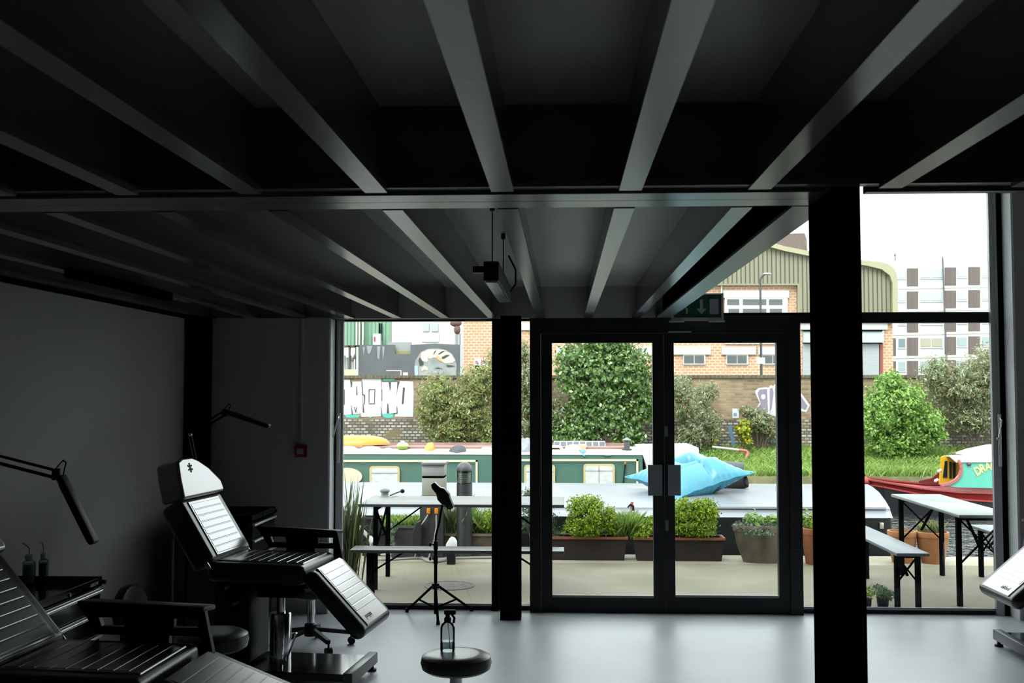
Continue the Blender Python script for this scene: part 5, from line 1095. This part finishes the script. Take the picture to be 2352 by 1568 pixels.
r_ = b.build('cladding_ribs', DK, o, smooth=0)
WPT = mat('white_lintel', (.82, .80, .76), .7); WG = mat('window_grey_glass', (.10, .12, .12), .3)
lint = [rect(1440, 797, 1632, 814), rect(1657, 797, 1735, 814), rect(1741, 797, 1800, 814), rect(1660, 668, 1811, 684), rect(1278, 797, 1312, 814), rect(1380, 797, 1425, 814), rect(1838, 742, 2037, 757), rect(1196, 742, 1226, 758)]
ppoly('lintel', lint, YBk, .12, WPT, o, dy=.0)
def bwin(u0, u1, v0, v1, nx=2, bars=None):
    f = ppoly('window_frame', rect(u0, v0, u1, v1), YBk, .08, WPT, o, dy=.0); g_ = []
    for i in range(nx): a_ = u0+2+(u1-u0-4)*i/nx; g_.append(rect(a_+(1 if i else 0), v0+2, a_+(u1-u0-4)/nx-1, v1-3))
    ppoly('window_panes', g_, YBk, .02, WG, f, dy=.081); return f
for u0, u1 in ((1569, 1620), (1668, 1718), (1750, 1800)): bwin(u0, u1, 814, 837)
f = ppoly('large_window_frame', rect(1664, 684, 1808, 790), YBk, .1, WPT, o); ppoly('window_panes', [rect(1670, 687, 1698, 700), rect(1706, 687, 1760, 700), rect(1766, 687, 1797, 700), rect(1673, 709, 1698, 724), rect(1706, 709, 1760, 724), rect(1768, 709, 1796, 724)], YBk, .02, WG, f, dy=.101)
SHT = mat('roller_shutter', (.46, .50, .52), .5, col2=(.40, .44, .46), scale=2, stretch=(1, 1, 12)); SHB = mat('shutter_box', (.55, .64, .66), .5)
for u0, u1 in ((1843, 1985), (1985, 2018)):
    ppoly('roller_shutter', rect(u0, 788, u1, 868), YBk, .06, SHT, o, dy=.03)
b = ppoly('shutter_box', rect(1843, 760, 2026, 787), YBk, .25, SHB, o); ppoly('shutter_gap', [rect(1843, 757, 2026, 761), rect(1843, 787, 2026, 789)], YBk, .05, BLKM, o, dy=.26)
ppoly('door_jamb', rect(2019, 789, 2026, 868), YBk, .1, mat('jamb_red', (.30, .07, .06), .6), o)
ppoly('rain_pipe', [rect(1655, 655, 1658, 725)], YBk, .12, WPT, o)
b = MB().prism([at(u, v, YBk+6) for u, v in [(1780, 600), (1783, 537), (1848, 535), (1853, 548), (1856, 600)]], (0, 4, 0))
tag(b.build('stair_tower', mat('brown_cladding', (.16, .115, .10), .7, col2=(.20, .15, .13), scale=3, stretch=(8, 1, 1)), smooth=0), 'small brown tower rising behind the khaki roof', 'building')
# lamp post
YLp = 33.0; xl = X(1748, YLp, 800); o = thing('street_lamp', 'dark curved street lamp before the brick warehouse', 'street lamp', (xl, YLp, .3))
MB().tube((xl, YLp, .3), (xl, YLp, Z(650, YLp, 1748)), .045, 10, .035).build('pole', mat('lamp_post_grey', (.05, .055, .06), .5), o)
MB().pipe([at(1746, 652, YLp), at(1746, 642, YLp), at(1750, 634, YLp), at(1757, 629, YLp), at(1765, 629, YLp)], .035, 8).build('curved_arm', mat('lamp_post_grey', (.05, .055, .06), .5), o)
MB().ball(at(1762, 629, YLp), .14, .08, .04, 14, 8).build('lamp_head', mat('lamp_head_pale', (.5, .5, .5), .4), o)
b = MB(); pbox(b, 1738, 1757, 821, 835, YLp-.06, YLp-.05); b.build('sign_plate', WHITEP, o, smooth=0)
# apartment block
YA = 120.; o = thing('apartment_block', 'white apartment block with brown panels beyond the bush', 'building', (X(2180, YA), YA, 0))
WB = mat('white_render', (.80, .80, .77), .7); BP = mat('brown_panel', (.13, .10, .085), .7, col2=(.17, .13, .115), scale=1, stretch=(6, 1, .1)); CRB = mat('cream_band', (.75, .73, .62), .7); PG = mat('pale_glass', (.34, .44, .44), .3); PG2 = mat('dark_pale_glass', (.16, .24, .25), .2); CT = mat('cream_blind', (.42, .41, .30), .5)
def px_(u): return at(u, 700, YA).x
def pz_(v): return at(2180, v, YA).z
MB().prism([(px_(1930), YA, 0), (px_(2420), YA, 0), (px_(2420), YA, pz_(586)), (px_(1930), YA, pz_(602))], (0, 15, 0)).build('walls', WB, o, smooth=0)
flo = [(613, 658), (666, 710), (719, 764), (772, 817), (825, 868)]
bp_ = MB(); cb_ = MB()
pans = [(2038, 2057), (2083, 2108), (2170, 2195), (2224, 2250), (2310, 2335)]
for i, (va, vb) in enumerate(flo):
    dv = 0
    for j, (ua, ub) in enumerate(pans):
        if j == 0 and i < 3: continue
        s_ = -(ua-2095)*.022; bp_.prism([at(u, v+s_, YA) for u, v in rect(ua, va+3, ub, vb-1)], (0, -.15, 0))
    cb_.prism([at(2050, vb+.5, YA), at(2400, vb-6.5, YA), at(2400, vb-1.5, YA), at(2050, vb+6, YA)], (0, -.10, 0))
bp_.build('brown_panels', BP, o, smooth=0); lbl(cb_.build('floor_bands', CRB, o, smooth=0), 'cream bands between the floors')
cols = [(2062, 2080, 1), (2113, 2165, 2), (2198, 2221, 1), (2255, 2300, 2)]
for i, (va, vb) in enumerate(flo):
    for j, (ua, ub, nn) in enumerate(cols):
        s_ = -(ua-2095)*.022; P_ = []
        for k in range(nn): w__ = (ub-ua)/nn; P_.append(rect(ua+k*w__+1.5, va+5+s_, ua+(k+1)*w__-1.5, va+24+s_))
        m__ = PG2 if (j == 0 and i == 3) else (CT if (j == 1 and i == 3) else mat('sky_glass', (.50, .62, .66), .4) if i < 3 else PG)
        f = ppoly('window', P_, YA, .08, m__, o, dy=.0)
        ppoly('window_bar', rect(ua, va+27+s_, ub, va+28.5+s_), YA, .1, mat('bar_light', (.40, .42, .42), .5), f)
MB().tube((px_(2165), YA-.3, pz_(590)), (px_(2170), YA-.3, pz_(868)), .09, 8).build('drain_pipe', mat('pipe_dark', (.12, .12, .125), .6), o)
MB().tube((px_(2077), YA+3, pz_(598)), (px_(2077), YA+3, pz_(572)), .06, 6).tube((px_(2074), YA+3, pz_(578)), (px_(2080), YA+3, pz_(578)), .05, 6).build('aerial', BLKM, o)
# left side: shed, white building, hoarding with mural
YS = 38.0; GS = mat('green_cladding', (.26, .48, .31), .5, col2=(.30, .54, .36), scale=3, stretch=(6, 6, .2)); o = thing('green_shed', 'pale green corrugated shed at the top left of the view', 'building', (X(830, YS), YS, 0))
b = MB(); pbox(b, 640, 893, 690, 793, YS, YS+.7)
b.build('walls', GS, o, smooth=0); b = MB()
for u in np.arange(700, 893, 8): a = at(u, 690, YS-.02); c = at(u+1.5, 793, YS-.02); b.box(a.x, c.x, YS-.05, YS, c.z, a.z)
b.build('wall_ribs', mat('green_rib', (.20, .40, .27), .5), o, smooth=0)
b = MB()
for u in (818, 824, 832): pbox(b, u, u+2.5, 700, 792, YS-.3, YS-.2)
b.build('ladder_stiles', mat('pale_post', (.72, .70, .60), .6), o, smooth=0)
b = MB(); pbox(b, 857, 873, 766, 792, YS-.4, YS-.1); b.build('meter_box', mat('pale_box', (.62, .72, .74), .5), o, smooth=0); ppoly('red_label', rect(859, 773, 862, 784), YS-.4, .02, REDP, o, dy=.01)
ppoly('dark_gap', [rect(871, 742, 874, 766), rect(876, 742, 878, 782)], YS, .04, BLKM, o, dy=.06)
b = MB()
for u in (800, 815): pbox(b, u, u+3, 793, 868, YS, YS+.2)
b.bar(at(808, 830, YS), at(820, 808, YS), .08, .08); pbox(b, 780, 822, 793, 797, YS, YS+.5); b.build('shed_supports', mat('old_timber', (.10, .075, .055), .8), o, smooth=0)
b = MB(); 
for i in range(6): pbox(b, 786+i*4.6, 789+i*4.6, 812+(i % 3)*4, 848, YS+.6, YS+.7)
o2 = tag(b.build('stacked_pipes', mat('pale_pipes', (.50, .56, .60), .5), smooth=0), 'bundle of pale upright pipes stored under the green shed', 'pipes')
b = MB(); pbox(b, 740, 820, 848, 870, YS-.4, YS+.4); tag(b.build('cream_wall_block', mat('cream_block', (.75, .68, .48), .7), smooth=0), 'low cream wall below the stored pipes', 'wall')
YW_ = 60.; o = thing('white_building', 'plain white building behind the hoarding', 'building', (X(970, YW_), YW_, 0))
b = MB(); pbox(b, 880, 1100, 560, 980, YW_, YW_+10); b.build('walls', mat('bright_white_render', (.86, .86, .85), .7), o, smooth=0)
ppoly('window', [rect(971, 742, 986, 761), rect(991, 742, 1007, 761)], YW_, .1, mat('sash_grey', (.50, .56, .58), .4), o); ppoly('window_sill_panel', rect(969, 764, 1008, 785), YW_, .08, mat('pale_panel', (.72, .77, .77), .5), o)
YH = 36.; o = thing('hoarding', 'dark grey hoarding with a round abstract mural above the canal wall', 'fence', (X(940, YH), YH, 0))
HD = mat('hoarding_grey', (.105, .112, .12), .7, col2=(.13, .14, .15), scale=1.5); HD2 = mat('hoarding_pale', (.30, .33, .36), .7)
ppoly('board', [rect(826, 792, 908, 1020)], YH, .1, HD, o); lbl(ppoly('concrete_step', [rect(893, 786, 946, 1020)], YH+.3, .2, mat('grey_concrete', (.36, .37, .37), .8), o), 'pale grey concrete behind the boards')
ppoly('board', [rect(908, 813, 944, 1020)], YH, .1, HD, o); ppoly('board', [[(944, 792), (1000, 789), (1062, 792), (1062, 1020), (944, 1020)]], YH, .1, HD, o)
ppoly('white_drips', [[(842, 794), (856, 794), (850, 812), (845, 812)], [(866, 795), (874, 795), (871, 826), (867, 822)], [(878, 795), (884, 796), (880, 828)], [(833, 797), (838, 797), (836, 818)]], YH, .01, HD2, o, dy=.102)
ppoly('side_post', [rect(820, 797, 825, 870), rect(1058, 792, 1062, 870)], YH, .14, mat('pale_steel_post', (.55, .60, .63), .5), o)
ppoly('moss_line', [rect(908, 806, 944, 814)], YH+.3, .02, mat('moss', (.32, .33, .12), .9), o, dy=.21)
ppoly('white_square', [rect(926, 855, 937, 868)], YH, .02, WPT, o, dy=.102); ppoly('painted_bracket', [rect(887, 850, 922, 852), rect(920, 852, 922, 862)], YH, .01, WPT, o, dy=.102)
MU = 'round_mural'
def mc(L_): return [(930+x_/11.2, 770+y_/11.2) for x_, y_ in L_]
mural = mc([(250, 1100), (240, 850), (270, 640), (350, 520), (420, 420), (600, 345), (850, 330), (1050, 380), (1200, 460), (1290, 600), (1330, 760), (1320, 1100)])
ppoly('mural_ground', mural, YH, .01, mat('mural_grey', (.42, .44, .43), .7, col2=(.26, .28, .28), scale=3), o, dy=.102)
ppoly('mural_cream', [mc([(410, 560), (430, 450), (600, 360), (1000, 370), (1190, 480), (1290, 640), (1230, 700), (1050, 720), (900, 650), (760, 560), (640, 600), (580, 560), (600, 640), (560, 690), (440, 640)]), mc([(430, 850), (500, 780), (590, 830), (600, 900), (500, 880), (430, 930)])], YH, .01, mat('mural_cream', (.76, .72, .56), .7), o, dy=.114)
ppoly('mural_black', [mc([(850, 480), (960, 400), (1040, 400), (980, 430), (880, 495)]), mc([(945, 560), (1060, 500), (1160, 500), (1120, 530), (1010, 600), (950, 600)]), mc([(730, 480), (760, 410), (820, 380), (780, 430), (740, 500)]), mc([(350, 640), (380, 560), (440, 650), (480, 690), (470, 760), (380, 780)]), mc([(760, 850), (860, 820), (980, 860), (900, 850)]), mc([(1060, 760), (1200, 770), (1290, 790), (1100, 810)])], YH, .01, mat('mural_black', (.05, .05, .05), .7), o, dy=.126)
ppoly('mural_orange', [mc([(780, 560), (840, 520), (930, 600), (960, 680), (880, 650)])], YH, .01, mat('mural_orange', (.80, .42, .20), .7), o, dy=.126)
ppoly('mural_blue', [mc([(255, 780), (330, 780), (340, 1000), (290, 1080), (260, 950)])], YH, .01, mat('mural_blue', (.45, .62, .75), .7), o, dy=.126)
# street sign on the warehouse and rusty tank
o = thing('street_sign', 'small pink and white street sign on a stand before the brick warehouse', 'sign', at(1104, 830, 34))
b = MB(); pbox(b, 1089, 1117, 823, 839, 34, 34.05); b.build('sign_plate', mat('sign_pale', (.68, .70, .80), .5), o, smooth=0); ppoly('sign_print', [rect(1092, 828, 1097, 834), rect(1105, 826, 1108, 836), rect(1110, 826, 1114, 834)], 34, .01, mat('sign_pink', (.75, .12, .28), .5), o, dy=.005)
b = MB(); pbox(b, 1091, 1115, 839, 846, 34.1, 34.2); b.tube(at(1098, 840, 34.15), Vector((X(1098, 34.15), 34.15, .32)), .04).tube(at(1110, 840, 34.15), Vector((X(1110, 34.15), 34.15, .32)), .04); b.build('sign_stand', BLKM, o, smooth=0)
o = thing('flue_cowl', 'rusty brown round vent at the edge of the white building', 'vent', at(1050, 755, 44.))
MB().ball(at(1050, 757, 44.), .14, .14, .2).ball(at(1047, 742, 44.), .25, .15, .15).build('vent_head', mat('rust_brown', (.16, .08, .07), .7), o); MB().tube(at(1048, 765, 44.), Vector((X(1048, 44.), 44., .3)), .06).tube(at(1056, 765, 44.), Vector((X(1056, 44.), 44., .3)), .05).build('vent_pipe', mat('pipe_mid', (.35, .35, .36), .5), o)
b = MB(); b.box(-60, 60, 60, 140, -.5, .31); struct(b.build('distant_ground', mat('distant_ground', (.12, .13, .10), .9), smooth=0))
